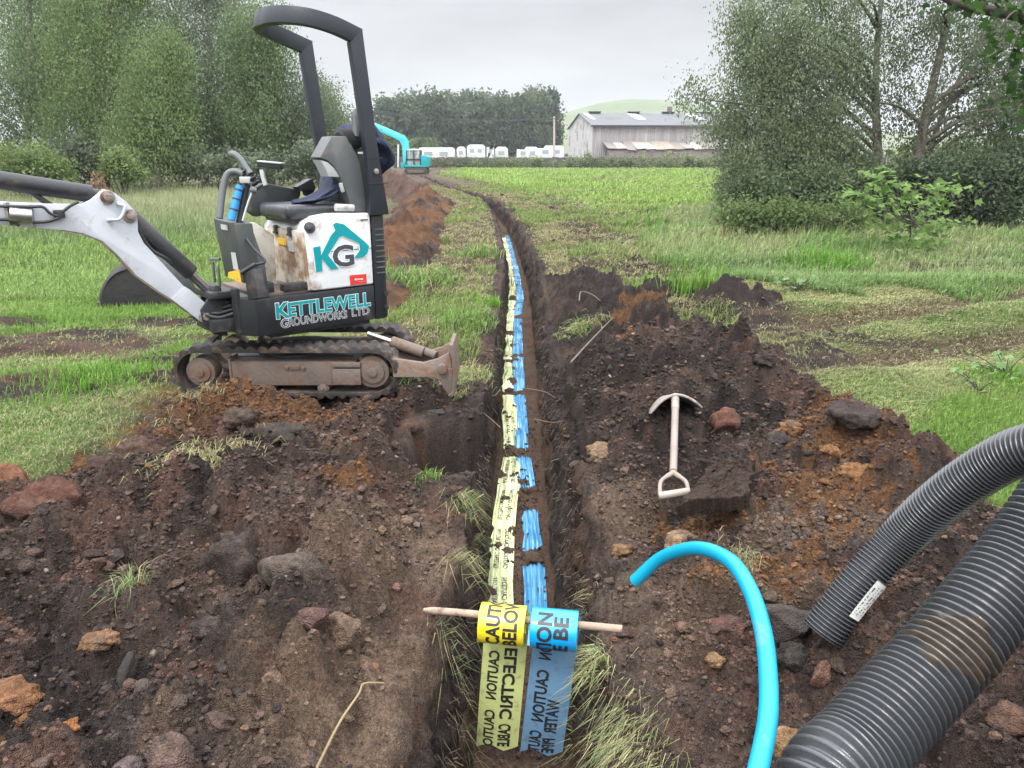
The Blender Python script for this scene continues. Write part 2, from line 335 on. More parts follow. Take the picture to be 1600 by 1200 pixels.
def covercol(x, y):
    o = x - cen(y); n1 = fbm(x * .45, y * .45, 85, 4); n2 = fbm(x * 1.9, y * 1.9, 86, 4); n3 = fbm(x * 7, y * 7, 87, 3)
    GR = np.array([.145, .225, .055]); ST = np.array([.27, .29, .125]); FI = np.array([.225, .33, .075]); DG = np.array([.07, .12, .025])
    c = mixc(np.tile(GR, (len(x), 1)), ST, sst(-.3, .45, n1 + .6 * n2))
    cor = (1 - sst(1.6, 3.2, np.abs(o - .4) + n1)) * sst(4.5, 6, y) * (1 - sst(45, 60, y))
    c = mixc(c, np.array([.20, .175, .085]), cor * (.7 + .3 * np.clip(n2, -1, 1)))
    fl = sst(19, 26, y + 3 * n1) * sst(1.5, 4, o); c = mixc(c, FI * 1.0, fl)
    c = mixc(c, ST * .9, fl * .55 * sst(.0, .5, n1 + n2 * .5)); c = mixc(c, np.array([.14, .11, .06]), cor * .7 * sst(.05, .4, n2 + n3 * .5))
    lf = sst(7.5, 9.5, y + n1) * (o < -2); c = mixc(c, np.array([.185, .285, .075]), lf * .8)
    c = mixc(c, np.array([.115, .078, .046]), rut(x, y) * .9)
    return c * (1 + .25 * n3[:, None])
def grid_faces(nr, nc, keep=None):
    i = np.arange((nr - 1) * (nc - 1)); r, k = i // (nc - 1), i % (nc - 1); b = r * nc + k
    q = np.stack([b, b + 1, b + nc + 1, b + nc], 1)
    return q if keep is None else q[keep[q].any(1)]
def rows(y0, y1, d0, k):
    o = [y0]
    while o[-1] < y1: o.append(o[-1] + max(d0, k * abs(o[-1])))
    return np.array(o)
def wallfix(V, t):              # rough the trench walls sideways
    w = np.clip(t * (1 - t) * 4, 0, 1); V[:, 0] += w * (.07 * fbm(V[:, 1] * 5, V[:, 2] * 7, 101, 4) + .045 * fbm(V[:, 1] * 20, V[:, 2] * 20, 102, 3)); return V
def make_ground():
    ys = np.concatenate([rows(-6, 1.0, .06, 0)[:-1], rows(1.0, 90, .012, .0062), rows(92, 1500, .1, .06)])
    out = [.0]; st = .013
    while out[-1] < 1100: out.append(out[-1] + st); st *= 1.045 if out[-1] < 12 else 1.12
    out = np.array(out[1:])
    off = np.concatenate([-.32 - out[::-1], np.linspace(-.32, -.14, 46), np.linspace(-.135, .13, 44), np.linspace(.135, .46, 76), .464 + out])
    X = cen(ys)[:, None] * np.exp(-np.maximum(0, np.abs(off[None, :]) - 5) / 30) + off[None, :]; Y = np.repeat(ys[:, None], len(off), 1)
    x, y = X.ravel(), Y.ravel(); z, t, nk, sm = ground_z(x, y)
    z = z - .0 * x
    V = wallfix(np.stack([x, y, z], 1), t)
    c = covercol(x, y); sc = soilcol(x, y)
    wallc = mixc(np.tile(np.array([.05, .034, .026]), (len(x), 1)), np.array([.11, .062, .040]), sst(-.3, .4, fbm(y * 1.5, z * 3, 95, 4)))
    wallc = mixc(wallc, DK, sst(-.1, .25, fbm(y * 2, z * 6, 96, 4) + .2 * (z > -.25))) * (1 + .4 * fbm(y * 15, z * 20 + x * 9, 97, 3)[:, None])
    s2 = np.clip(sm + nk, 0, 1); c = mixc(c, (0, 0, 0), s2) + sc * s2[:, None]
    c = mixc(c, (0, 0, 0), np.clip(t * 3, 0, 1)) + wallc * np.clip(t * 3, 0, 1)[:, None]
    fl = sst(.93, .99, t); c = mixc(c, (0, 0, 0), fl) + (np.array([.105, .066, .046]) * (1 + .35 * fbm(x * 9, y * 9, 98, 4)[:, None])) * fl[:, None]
    c = mixc(c, DK * .7, np.clip(nk, 0, 1) * .85)
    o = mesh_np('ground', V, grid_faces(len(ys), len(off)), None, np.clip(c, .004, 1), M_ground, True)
    tag(o, 'rough green field and bare soil cut by a long narrow trench', 'ground', None, 'structure')
make_ground()
def make_heap(name, label, f, xs, ys, tint=None):
    X, Y = np.meshgrid(xs, ys); x, y = X.ravel(), Y.ravel(); d = detail(x, y); z, t, nk, sm = ground_z(x, y, d); r = f(x, y)
    zz = z + np.where(r > -.01, r + d * .8 * np.clip((r + .02) / .06, 0, 1), r)
    c = soilcol(x, y)
    if tint is not None: c = tint(x, y, c)
    ok = r > -.012
    q = grid_faces(len(ys), len(xs), ok); used = np.unique(q); mp = -np.ones(len(x), int); mp[used] = np.arange(len(used))
    V = np.stack([x, y, zz], 1)[used]; l = V.mean(0); l[2] = 0
    return tag(mesh_np(name, V, mp[q], None, np.clip(c[used], .004, 1), M_soil, True, None, l), label, 'soil heap')
make_heap('soil_heap', 'broad heap of brown stony soil in the foreground, running back under the mini digger', rawL, np.arange(-2.9, -.12, .0085), rows(-2.2, 1.0, .05, 0).tolist() and np.concatenate([rows(-2.2, 1.0, .05, 0)[:-1], rows(1.0, 6.0, .0085, .0030)]))
make_heap('soil_heap', 'long dark spoil heap with orange clay, the one the shovel is stuck in', rawR, np.arange(.25, 2.75, .0085), np.concatenate([rows(-3.2, 1.0, .05, 0)[:-1], rows(1.0, 11.2, .0085, .0030)]))
make_heap('soil_heap', 'long low row of orange and brown spoil leading back to the far turquoise excavator', rawF, np.concatenate([np.arange(-12.5, -4, .09), np.arange(-4, -.4, .035)]), rows(6.6, 57.5, .03, .005),
          lambda x, y, c: mixc(mixc(c, np.array([.145, .070, .034]), .85 * sst(.0, .3, fbm(x * 2.2, y * .9, 47, 5) + .12 * sst(9, 12, y))), np.array([.085, .055, .045]), .8 * sst(22, 30, y)) * (1 + .5 * fbm(x * 6, y * 5, 48, 3)[:, None]))
make_heap('soil_heap', 'small dark heap of rooty soil on the grass beyond the right spoil heap', rawD, np.arange(.9, 3.4, .02), np.arange(7.6, 9.8, .02),
          lambda x, y, c: c * .0 + DK * 1.15 + .3 * (c - c.mean(0)))
# ------------------------------------------------------------------ loose stones
def ico(sub):
    bm = bmesh.new(); bmesh.ops.create_icosphere(bm, subdivisions=sub, radius=1); v = np.array([q.co[:] for q in bm.verts]); f = np.array([[q.index for q in p.verts] for p in bm.faces]); bm.free(); return v, f
ICO1, ICO2, ICO4 = ico(1), ico(2), ico(4)
def lump(v, seed, amp=.28, cuts=3):
    r = np.random.default_rng(seed); v = v.copy()
    for k in range(cuts + 4):               # flat facets like broken stone
        n = r.normal(size=3); n /= np.linalg.norm(n); d = .55 + .4 * r.random(); s = v @ n; v = v - np.maximum(0, s - d)[:, None] * n
    f = 1 + amp * fbm(v[:, 0] * 1.6 + seed, v[:, 1] * 1.6 + v[:, 2] * 1.3, seed % 97, 3)
    return v * f[:, None]
def rotm(r, n):
    q = r.normal(size=(n, 4)); q /= np.linalg.norm(q, axis=1)[:, None]; w, x, y, z = q.T
    return np.stack([1 - 2 * (y * y + z * z), 2 * (x * y - w * z), 2 * (x * z + w * y), 2 * (x * y + w * z), 1 - 2 * (x * x + z * z), 2 * (y * z - w * x), 2 * (x * z - w * y), 2 * (y * z + w * x), 1 - 2 * (x * x + y * y)], 1).reshape(n, 3, 3)
def scatter(name, label, xy, size, cols, tmpl, emb=.25, smooth=False, flat=.75):
    n = len(xy); z = surf(xy[:, 0], xy[:, 1]); R = rotm(rng, n); Vs, Fs, Cs = [], [], []; b = 0; k = len(tmpl)
    for j, (tv, tf) in enumerate(tmpl):
        ii = np.arange(j, n, k)
        sc = size[ii][:, None] * (.65 + .6 * rng.random((len(ii), 3)))
        v = np.einsum('nij,nvj->nvi', R[ii], tv[None] * sc[:, None, :]); v[:, :, 2] *= flat
        v += np.stack([xy[ii, 0], xy[ii, 1], z[ii] + size[ii] * (flat - emb - .25)], 1)[:, None, :]
        Vs.append(v.reshape(-1, 3)); Fs.append((tf[None] + (np.arange(len(ii)) * len(tv))[:, None, None] + b).reshape(-1, 3)); Cs.append(np.repeat(cols[ii], len(tv), 0)); b += len(ii) * len(tv)
    o = mesh_np(name, np.vstack(Vs), None, np.vstack(Fs), np.vstack(Cs), M_stone, smooth, None, (0, 2, 0))
    return tag(o, label, 'soil crumbs', None, 'stuff')
def soil_points(n, ymax=6.2, pw=1.0):
    o = []
    while sum(map(len, o)) < n:
        y = 1.0 + (ymax - 1.0) * rng.random(4 * n) ** 1.5; x = rng.uniform(-2.7, 2.6, 4 * n)
        vis = np.abs(x) < .75 * y + .25
        r = np.maximum(rawL(x, y), rawR(x, y)); od = x - cen(y)
        k = vis & ((r > .0) | (np.abs(od) < .42)) & ~((np.abs(od) < .24) & (np.abs(od) > .12)) & ((r > .0) | (rng.random(4 * n) < .35))
        k &= (fbm(x * 1.5, y * 1.5, 111, 3) + .25 > rng.uniform(-.6, .6, 4 * n))
        o.append(np.stack([x, y], 1)[k])
    return np.vstack(o)[:n]
def stone_cols(xy):
    n = len(xy); c = soilcol(xy[:, 0], xy[:, 1]) * rng.uniform(.6, 1.2, (n, 1)); k = rng.random(n)
    for lo, hi, cc in ((0, .03, (.13, .08, .055)), (.03, .042, (.19, .15, .125)), (.05, .065, (.15, .07, .034)), (.07, .17, (.040, .031, .028)), (.17, .32, (.08, .052, .042))):
        m = (k >= lo) & (k < hi); c[m] = np.array(cc) * rng.uniform(.7, 1.25, (m.sum(), 1))
    return np.clip(c, .01, .6)
p = soil_points(48000); scatter('soil_crumbs', 'fine brown crumbs and grit scattered over the spoil heaps', p, np.clip(np.exp(rng.normal(-5.05, .45, len(p))), .0025, .013) * (.6 + .16 * p[:, 1]), stone_cols(p), [(lump(ICO1[0], 200 + k, .3), ICO1[1]) for k in range(8)])
p = soil_points(4000); scatter('soil_rubble', 'small stones and clods littering the spoil heaps', p, np.clip(np.exp(rng.normal(-4.45, .42, len(p))), .007, .03), stone_cols(p), [(lump(ICO2[0], 300 + k, .35), ICO2[1]) for k in range(10)])
# the big stones and clods one can point to: pixel, ground height, width, height, depth ratio, colour, label
def rock(u, v, z0, w, h, col, name, label, cat, seed, dr=.8, rz=0, tilt=0, amp=.3, cuts=3):
    q = Gz(u, v, z0); s0 = surf(np.array([q[0]]), np.array([q[1]]))[0]
    q = Gz(u, v, s0 + h * .3); s0 = surf(np.array([q[0]]), np.array([q[1]]))[0]
    tv = lump(ICO4[0], seed, amp, cuts); n = tv / np.linalg.norm(tv, axis=1)[:, None]
    tv = tv + n * (.06 * fbm(tv[:, 0] * 4 + tv[:, 2] * 3 + seed, tv[:, 1] * 4 - tv[:, 2] * 2, seed + 3, 4))[:, None]
    if cat in ('clod', 'clay'): n2 = fbm(tv[:, 0] * 3.1 + seed, tv[:, 1] * 3 + tv[:, 2] * 3.7, seed + 5, 5, .6) + .7 * clod(tv[:, 0] * .1 + tv[:, 2] * .06, tv[:, 1] * .1 - tv[:, 2] * .07, .04, seed) * 25; tv = tv + n * (.25 * n2)[:, None]
    tv = tv / (tv.max(0) - tv.min(0)) * np.array([w, w * dr, h]); tv[:, 2] -= tv[:, 2].min()
    c, s = math.cos(tilt), math.sin(tilt); tv = np.stack([tv[:, 0] * c - tv[:, 2] * s, tv[:, 1], tv[:, 0] * s + tv[:, 2] * c], 1)
    c, s = math.cos(rz), math.sin(rz); tv = np.stack([tv[:, 0] * c - tv[:, 1] * s, tv[:, 0] * s + tv[:, 1] * c, tv[:, 2]], 1)
    loc = np.array([q[0], q[1], s0 - h * (.42 if cat in ('clod', 'clay') else .33)])
    nn = fbm(tv[:, 0] * 9 / max(w, .05) * .3 + seed, tv[:, 1] * 9 + tv[:, 2] * 8, seed, 4)
    if cat == 'clay': col = np.array(col) * .45 + np.array([.075, .05, .035])
    cc = np.array(col)[None] * .85 * (1 + .5 * nn[:, None] + .5 * fbm(tv[:, 0] * 60 + seed, tv[:, 1] * 60 + tv[:, 2] * 55, seed + 9, 3)[:, None]); cc = mixc(cc, np.array([.06, .045, .036]), .7 * sst(.1, .4, nn))
    return tag(mesh_np(name, tv + loc, None, ICO4[1], np.clip(cc, .01, .7), M_stone, True, None, loc), label, cat)
ROCKS = [
 (456, 890, .2, .24, .17, (.12, .095, .08), 'stone', 'largest grey brown stone on the left heap, beside the sandy trench edge', 'stone', 1),
 (78, 790, .1, .30, .22, (.11, .05, .035), 'soil_clod', 'big reddish clod at the grass edge of the left heap', 'clod', 2),
 (2, 742, .0, .24, .2, (.19, .085, .05), 'boulder', 'rusty brown boulder lying on the grass at the left edge of the photo', 'stone', 3),
 (208, 700, .15, .26, .19, (.10, .06, .045), 'soil_clod', 'peaked brown clod standing up against the pale grass', 'clod', 4),
 (160, 726, .15, .2, .13, (.075, .045, .037), 'soil_clod', 'dark lumpy clod left of the peaked brown clod', 'clod', 31),
 (438, 690, .2, .25, .17, (.055, .043, .037), 'peat_block', 'dark square-sided block of peat below the excavator track', 'clod', 5),
 (405, 683, .2, .06, .13, (.28, .17, .09), 'stone', 'thin tan chip of stone leaning against the dark peat block', 'stone', 6),
 (372, 640, .2, .2, .13, (.085, .06, .045), 'soil_clod', 'dark brown clod in the orange soil under the left track', 'clod', 7),
 (28, 1085, .2, .18, .09, (.30, .115, .035), 'clay_lump', 'bright orange clay lump at the lower left corner of the heap', 'clay', 8),
 (268, 1172, .2, .11, .15, (.13, .085, .07), 'stone', 'pointed brown stone standing at the bottom of the left heap', 'stone', 9),
 (200, 1195, .2, .10, .08, (.11, .08, .08), 'stone', 'purplish stone left of the pointed brown stone', 'stone', 10),
 (336, 985, .2, .14, .09, (.05, .04, .037), 'soil_clod', 'dark rounded clod right of the small green grass tuft', 'clod', 11),
 (488, 962, .2, .11, .09, (.105, .062, .052), 'stone', 'reddish three-cornered stone just above the sandy patch', 'stone', 12),
 (452, 922, .2, .10, .08, (.07, .058, .052), 'stone', 'dark grey stone touching the foot of the largest grey brown stone', 'stone', 13),
 (98, 1142, .2, .10, .05, (.30, .12, .045), 'stone', 'flat orange stone tilted on the lower left heap', 'stone', 14, .5, .8),
 (340, 1128, .2, .085, .07, (.10, .065, .055), 'stone', 'small squarish brown stone above and right of the pointed stone', 'stone', 15),
 (165, 1052, .2, .12, .05, (.29, .14, .06), 'clay_lump', 'long tan orange lump below the dark wood stub', 'clay', 16),
 (370, 828, .25, .26, .26, (.058, .043, .037), 'soil_clod', 'black brown overhanging clod in the middle of the left heap', 'clod', 17),
 (528, 880, .2, .12, .1, (.15, .10, .07), 'stone', 'tan brown stone right of the largest grey brown stone', 'stone', 18),
 (1062, 832, .15, .135, .13, (.27, .18, .11), 'stone', 'round tan stone just above the blue pipe', 'stone', 19),
 (972, 838, .15, .11, .08, (.30, .16, .06), 'clay_lump', 'orange stone on the trench edge left of the round tan stone', 'clay', 20),
 (1130, 690, .2, .16, .16, (.15, .07, .05), 'stone', 'red brown stone to the right of the shovel shaft', 'stone', 21),
 (1212, 700, .25, .11, .08, (.055, .046, .044), 'stone', 'dark angular stone among the orange clay right of the shovel', 'stone', 22),
 (1190, 612, .3, .14, .1, (.05, .038, .034), 'soil_clod', 'dark clod on the crest of the right heap behind the shovel', 'clod', 23),
 (1335, 645, .32, .28, .14, (.055, .041, .036), 'soil_clod', 'largest dark clod crowning the right heap above the orange clay', 'clod', 24),
 (1352, 672, .28, .2, .12, (.36, .155, .04), 'clay_lump', 'bright orange clay lump under the largest dark clod on the crest', 'clay', 25),
 (1238, 660, .28, .16, .09, (.33, .15, .05), 'clay_lump', 'orange clay lump on the right heap, nearest to the shovel blade', 'clay', 26),
 (1300, 672, .28, .12, .11, (.34, .14, .04), 'clay_lump', 'orange clay lump between the shovel and the largest dark clod', 'clay', 27),
 (1130, 965, .15, .13, .11, (.16, .075, .062), 'stone', 'dusky red stone left of the blue pipe', 'stone', 28),
 (1228, 965, .15, .18, .15, (.065, .055, .052), 'stone', 'dark grey rock between the blue pipe and the black duct end', 'stone', 29),
 (1117, 1030, .15, .07, .05, (.28, .17, .09), 'stone', 'small tan stone below the dusky red stone', 'stone', 30),
 (1235, 1078, .15, .11, .1, (.045, .038, .035), 'soil_clod', 'blackish clod right of the upright run of blue pipe', 'clod', 32),
 (1285, 1040, .15, .06, .09, (.19, .10, .075), 'stone', 'small upright reddish stone under the black duct end', 'stone', 33),
 (1232, 1140, .15, .11, .12, (.27, .16, .08), 'stone', 'tan flaky stone beside the lower blue pipe', 'stone', 34),
 (1575, 1100, .1, .13, .1, (.15, .085, .06), 'stone', 'brown stone in the right corner below the near duct', 'stone', 35),
 (940, 675, .1, .2, .12, (.24, .165, .105), 'soil_clod', 'sandy clod on the lip of the right trench wall', 'clod', 36),
 (636, 628, .15, .16, .09, (.11, .065, .05), 'stone', 'reddish flat stone under the dozer blade', 'stone', 37),
 (682, 626, .15, .16, .05, (.06, .05, .046), 'stone', 'thin dark slab lying under the dozer blade', 'stone', 38),
]
for r in ROCKS: rock(*r)
# flat peat slab and a stub of wood
def slab():
    mb = MB(); pts = [Gz(u, v, z) for u, v, z in ((1062, 793, .20), (1170, 775, .24), (1178, 722, .30), (1120, 718, .30), (1085, 735, .27))]
    A, B, C, D = pts[0], pts[1], pts[2], pts[3]; n = np.cross(B - A, D - A); n = n / np.linalg.norm(n) * np.sign(n[2]); m = 70; I, J = np.meshgrid(np.linspace(-.12, 1.12, m), np.linspace(-.12, 1.12, m), indexing='ij'); ci, cj = np.clip(I, 0, 1).ravel(), np.clip(J, 0, 1).ravel(); ed_ = np.maximum(np.abs(I - .5), np.abs(J - .5)).ravel() - .5
    p = A[None] * ((1 - ci) * (1 - cj))[:, None] + B[None] * (ci * (1 - cj))[:, None] + C[None] * (ci * cj)[:, None] + D[None] * ((1 - ci) * cj)[:, None]
    p = p + n * (.012 - .08 * sst(0, .1, ed_) + .016 * fbm(ci * 7, cj * 7, 5, 5, .6) + .5 * clod(ci * .5, cj * .5, .05, 6, .6))[:, None] + .02 * np.stack([fbm(cj * 9, ci * 9, 7, 3), fbm(ci * 9, cj * 9, 8, 3), ci * 0], 1)
    c = np.array([.060, .040, .031]) * (1 + .5 * fbm(ci * 9, cj * 9, 9, 4) + .4 * fbm(ci * 40, cj * 40, 10, 3))[:, None]
    o = mesh_np('peat_slab', p, grid_faces(m, m), None, np.clip(c, .01, 1), M_soil, True, None, Gz(1120, 760, .22)); tag(o, 'flat square-cut slab of peat beside the shovel grip', 'clod')
    mb = MB(); a = Gz(181, 1042, .24); a[2] = surf(np.array([a[0]]), np.array([a[1]]))[0]; mb.tube([a - [0, 0, .02], a + [.004, .03, .03], a + [.012, .07, .06]], [.015, .018, .012], 7)
    tag(mb.build('wood_stub', pm('wet_wood', (.018, .014, .013), .9, 0, None, .8, 60), None, .003, 40, a), 'short black stub of wood standing in the left heap', 'wood')
slab()
# ------------------------------------------------------------------ grass
def blades(P0, Ln, az, lean, w, cb, ct):
    n = len(P0); d = np.stack([np.cos(az), np.sin(az), np.zeros(n)], 1); s = np.stack([-np.sin(az + .6), np.cos(az + .6), np.zeros(n)], 1) * w[:, None]
    Lc = Ln[:, None]; le = lean[:, None]; up = np.array([0, 0, 1.0])
    m = P0 + d * Lc * le * .32 + up * Lc * (.55 - .18 * le); t = P0 + d * Lc * le * .92 + up * Lc * (1 - .85 * le)
    V = np.stack([P0 - s, P0 + s, m + s * .75, m - s * .75, t], 1).reshape(-1, 3)
    b = (np.arange(n) * 5)[:, None]
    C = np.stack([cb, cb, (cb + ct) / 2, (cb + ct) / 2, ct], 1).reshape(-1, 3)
    return V, b + np.array([[0, 1, 2, 3]]), b + np.array([[3, 2, 4]]), C
def grass_obj(name, label, x, y, Ln, az, lean, w, cb, ct, z=None, kind='stuff', cat='grass', loc=(0, 6, 0), parent=None):
    z = surf(x, y) if z is None else z
    V, q, t, C = blades(np.stack([x, y, z - .004], 1), Ln, az, lean, w, cb, ct)
    o = mesh_np(name, V, q, t, np.clip(C, .005, .9), M_grass, False, parent, loc)
    return tag(o, label, cat, None, kind) if parent is None else o
def pick(n, x0, x1, y0, y1, ok, pw=1.0):
    X, Y = [], []; tot = 0
    for _ in range(30):
        y = y0 + (y1 - y0) * rng.random(2 * n) ** pw; x = rng.uniform(x0, x1, 2 * n) if not callable(x0) else x0(y) + (x1(y) - x0(y)) * rng.random(2 * n)
        k = (np.abs(x) < .77 * y + 1.1) & ok(x, y); X.append(x[k]); Y.append(y[k]); tot += k.sum()
        if tot >= n: break
    return np.concatenate(X)[:n], np.concatenate(Y)[:n]
def clear(x, y):
    o = x - cen(y); return ~((y < 9.6) & (o > 0) & (o < .8)) &  (np.abs(o) > .36) & (rawL(x, y) < 0) & (rawR(x, y) < 0) & (rawF(x, y) < 0) & (rawD(x, y) < .03)
def thin(x, y, k=1.0): return rng.random(len(x)) > k * np.clip(soilmask(x, y) * .9 + rut(x, y) * .7, 0, 1)
def gcols(x, y, bright=1.0, dry=0):
    c = covercol(x, y) * bright; n = len(x); v = rng.uniform(.65, 1.35, (n, 1)); c = c * v; k = rng.random(n) < dry
    c[k] = np.array([.33, .29, .15]) * rng.uniform(.6, 1.25, (k.sum(), 1)); return c
# mown and flattened lawn, right and left
n = 112000; x, y = pick(n, 1.2, 8, 2.4, 10, lambda x, y: clear(x, y) & thin(x, y, .72), 1.25)
lush = sst(-.3, .5, (x - 2.35) - (y - 4.35) * 1.15 + .8 * fbm(x * .8, y * .8, 131, 3)); m = len(x); c = gcols(x, y, 1, .0); dryk = rng.random(m) < .30 * (1 - lush); c[dryk] = np.array([.36, .33, .17]) * rng.uniform(.55, 1.2, (dryk.sum(), 1))
c = mixc(c, np.array([.17, .29, .055]), lush * .75) * rng.uniform(.8, 1.2, (m, 1)); fa = 2.7 + .9 * fbm(x * .7, y * .7, 132, 2) * 3
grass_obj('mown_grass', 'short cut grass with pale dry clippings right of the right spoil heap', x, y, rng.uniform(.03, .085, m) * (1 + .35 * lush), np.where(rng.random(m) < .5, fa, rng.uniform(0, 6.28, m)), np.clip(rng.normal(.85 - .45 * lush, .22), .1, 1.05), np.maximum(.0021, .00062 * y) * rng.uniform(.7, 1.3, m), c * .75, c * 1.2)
n = 95000; x, y = pick(n, -9, -1.9, 3.0, 9.5, lambda x, y: clear(x, y) & thin(x, y, 1.0), 1.2)
m = len(x); lush = sst(.0, .5, fbm(x * .8, y * .8, 133, 3) + .5 * sst(6.5, 8.5, y)); c = gcols(x, y, 1, 0); k = rng.random(m) < .4 * (1 - lush); c[k] = np.array([.36, .34, .18]) * rng.uniform(.55, 1.2, (k.sum(), 1)); c = mixc(c, np.array([.165, .29, .055]), lush * .7)
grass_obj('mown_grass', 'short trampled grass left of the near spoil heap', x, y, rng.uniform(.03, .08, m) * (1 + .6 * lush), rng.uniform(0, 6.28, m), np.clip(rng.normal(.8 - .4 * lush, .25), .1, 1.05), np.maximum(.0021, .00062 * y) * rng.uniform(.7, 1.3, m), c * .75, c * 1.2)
# fresh green band, then tall seeding grass on the left
n = 55000; x, y = pick(n, -13, -2.0, 8.3, 14.5, lambda x, y: clear(x, y) & thin(x, y) & (x < cen(y) - 2.0), 1.1); m = len(x)
c = mixc(gcols(x, y, 1, .08), np.array([.185, .285, .075]), np.full(m, .6)) * rng.uniform(.75, 1.25, (m, 1))
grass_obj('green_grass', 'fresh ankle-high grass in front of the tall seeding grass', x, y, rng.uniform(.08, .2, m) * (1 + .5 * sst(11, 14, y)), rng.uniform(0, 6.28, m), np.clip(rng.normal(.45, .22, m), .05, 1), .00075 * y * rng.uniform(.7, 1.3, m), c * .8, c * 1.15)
n = 90000; x, y = pick(n, -24, -1.5, 13.2, 30, lambda x, y: clear(x, y) & (x < cen(y) - np.interp(y, [13, 20, 30], [2.9, 3.6, 5.0])) & (x < -.08 * y - 1.2), .9); m = len(x)
g = fbm(x * .4, y * .4, 134, 3); c = mixc(np.tile(np.array([.135, .21, .07]), (m, 1)), np.array([.19, .26, .10]), sst(-.3, .3, g)) * rng.uniform(.7, 1.3, (m, 1)); ct = mixc(c * 1.2, np.array([.36, .35, .21]), np.clip(.25 + .7 * rng.random(m) - .2 + .4 * g + .5 * sst(14, 18, y), 0, .85))
grass_obj('tall_grass', 'waist-high seeding grass at the foot of the left trees', x, y, rng.uniform(.35, .72, m) * (.6 + .4 * sst(13.2, 15, y)) * (1 + .25 * g), rng.uniform(0, 6.28, m), np.clip(rng.normal(.32, .18, m), .03, .9), .00062 * y * rng.uniform(.6, 1.3, m), c * .8, ct, loc=(0, 20, 0))
# straw-strewn working strip along the trench
n = 65000; x, y = pick(n, lambda y: cen(y) - np.interp(y, [4, 9, 30], [1.7, 1.6, 2.4]), lambda y: cen(y) + np.interp(y, [4, 9, 14, 40], [1.2, 2.6, 3.6, 5]), 4.6, 40, lambda x, y: clear(x, y) & thin(x, y, .55), 1.5); m = len(x)
c = gcols(x, y, 1.15, .42); gk = fbm(x * 1.1, y * .8, 135, 3) > .22; c[gk] = mixc(c[gk], np.array([.13, .23, .04]), np.full(gk.sum(), .6))
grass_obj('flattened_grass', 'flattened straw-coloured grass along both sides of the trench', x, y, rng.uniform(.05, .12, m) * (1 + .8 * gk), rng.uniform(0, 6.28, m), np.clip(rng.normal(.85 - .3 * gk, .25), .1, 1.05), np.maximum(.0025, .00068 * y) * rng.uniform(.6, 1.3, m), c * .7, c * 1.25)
# long rough grass on the right below the trees
n = 100000; x, y = pick(n, lambda y: np.interp(y, [8.5, 11, 16, 24], [4.2, 2.0, 3.0, 5.0]) + .8 * fbm(y * .8, y * 0, 136, 3), lambda y: y * 0 + 19, 8.6, 23, lambda x, y: clear(x, y) & thin(x, y) & (y > 9.0 + .28 * (x - 4) + 1.3 * fbm(x * .9, y * .5, 139, 4) + .9 * rng.random(len(x)) ** 2 - .3), 1.15); m = len(x)
g = fbm(x * .55, y * .55, 137, 3); c = mixc(np.tile(np.array([.21, .265, .085]), (m, 1)), np.array([.125, .235, .05]), sst(-.1, .4, g + .5 * (1 - sst(10, 12.5, y - .25 * x)))) * rng.uniform(.7, 1.3, (m, 1)); ct = mixc(c * 1.25, np.array([.40, .40, .26]), np.clip(rng.random(m) * .9 - .05 - g * .5, 0, .8))
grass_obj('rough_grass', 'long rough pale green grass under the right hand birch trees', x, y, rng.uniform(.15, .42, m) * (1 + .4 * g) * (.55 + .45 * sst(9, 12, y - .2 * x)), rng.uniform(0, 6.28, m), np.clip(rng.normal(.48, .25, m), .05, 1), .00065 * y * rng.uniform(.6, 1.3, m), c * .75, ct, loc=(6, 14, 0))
# the open field
n = 90000; x, y = pick(n, lambda y: cen(y) + np.interp(y, [14, 25, 60], [2.6, 3, 1.5]), lambda y: y * .75, 14, 84, lambda x, y: clear(x, y) & ~((y < 23) & (x > .21 * y + .3)), 1.9); m = len(x)
g = fbm(x * .25, y * .25, 138, 3); c = covercol(x, y) * rng.uniform(.8, 1.25, (m, 1)) * (1 + .15 * g[:, None])
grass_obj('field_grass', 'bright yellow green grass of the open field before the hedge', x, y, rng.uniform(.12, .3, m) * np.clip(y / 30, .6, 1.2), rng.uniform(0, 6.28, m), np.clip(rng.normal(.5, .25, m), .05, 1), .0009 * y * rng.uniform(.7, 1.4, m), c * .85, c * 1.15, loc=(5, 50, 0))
# single tufts and turves one can point to
def tuft(u, v, z0, r, n, Lr, lean, col, dry, name, label, cat='grass tuft', az=None, azs=6.3, w=1, ry=None, wall=False):
    q = Gz(u, v, z0); x = q[0] + rng.normal(0, r * .5, n); y = q[1] + rng.normal(0, (ry or r) * .5, n); z = surf(x, y) if not wall else np.full(n, q[2])
    if wall: z = np.maximum(z, z0 - .22) + .0
    c = np.array(col) * rng.uniform(.6, 1.4, (n, 1)); k = rng.random(n) < dry; c[k] = np.array([.38, .33, .17]) * rng.uniform(.6, 1.2, (k.sum(), 1))
    aa = rng.uniform(0, 6.28, n) if az is None else rng.normal(az, azs, n); d = np.linalg.norm(q)
    return grass_obj(name, label, x, y, rng.uniform(*Lr, n), aa, np.clip(rng.normal(lean, .25 if lean < 1 else .17, n), .05, 1.1 if lean < 1 else 1.7), np.maximum(.0016, .0006 * d) * w * rng.uniform(.6, 1.3, n), c * .75, c * 1.2, z, None, cat, tuple(q))
GRN = (.13, .24, .05); DRY = (.30, .30, .14)
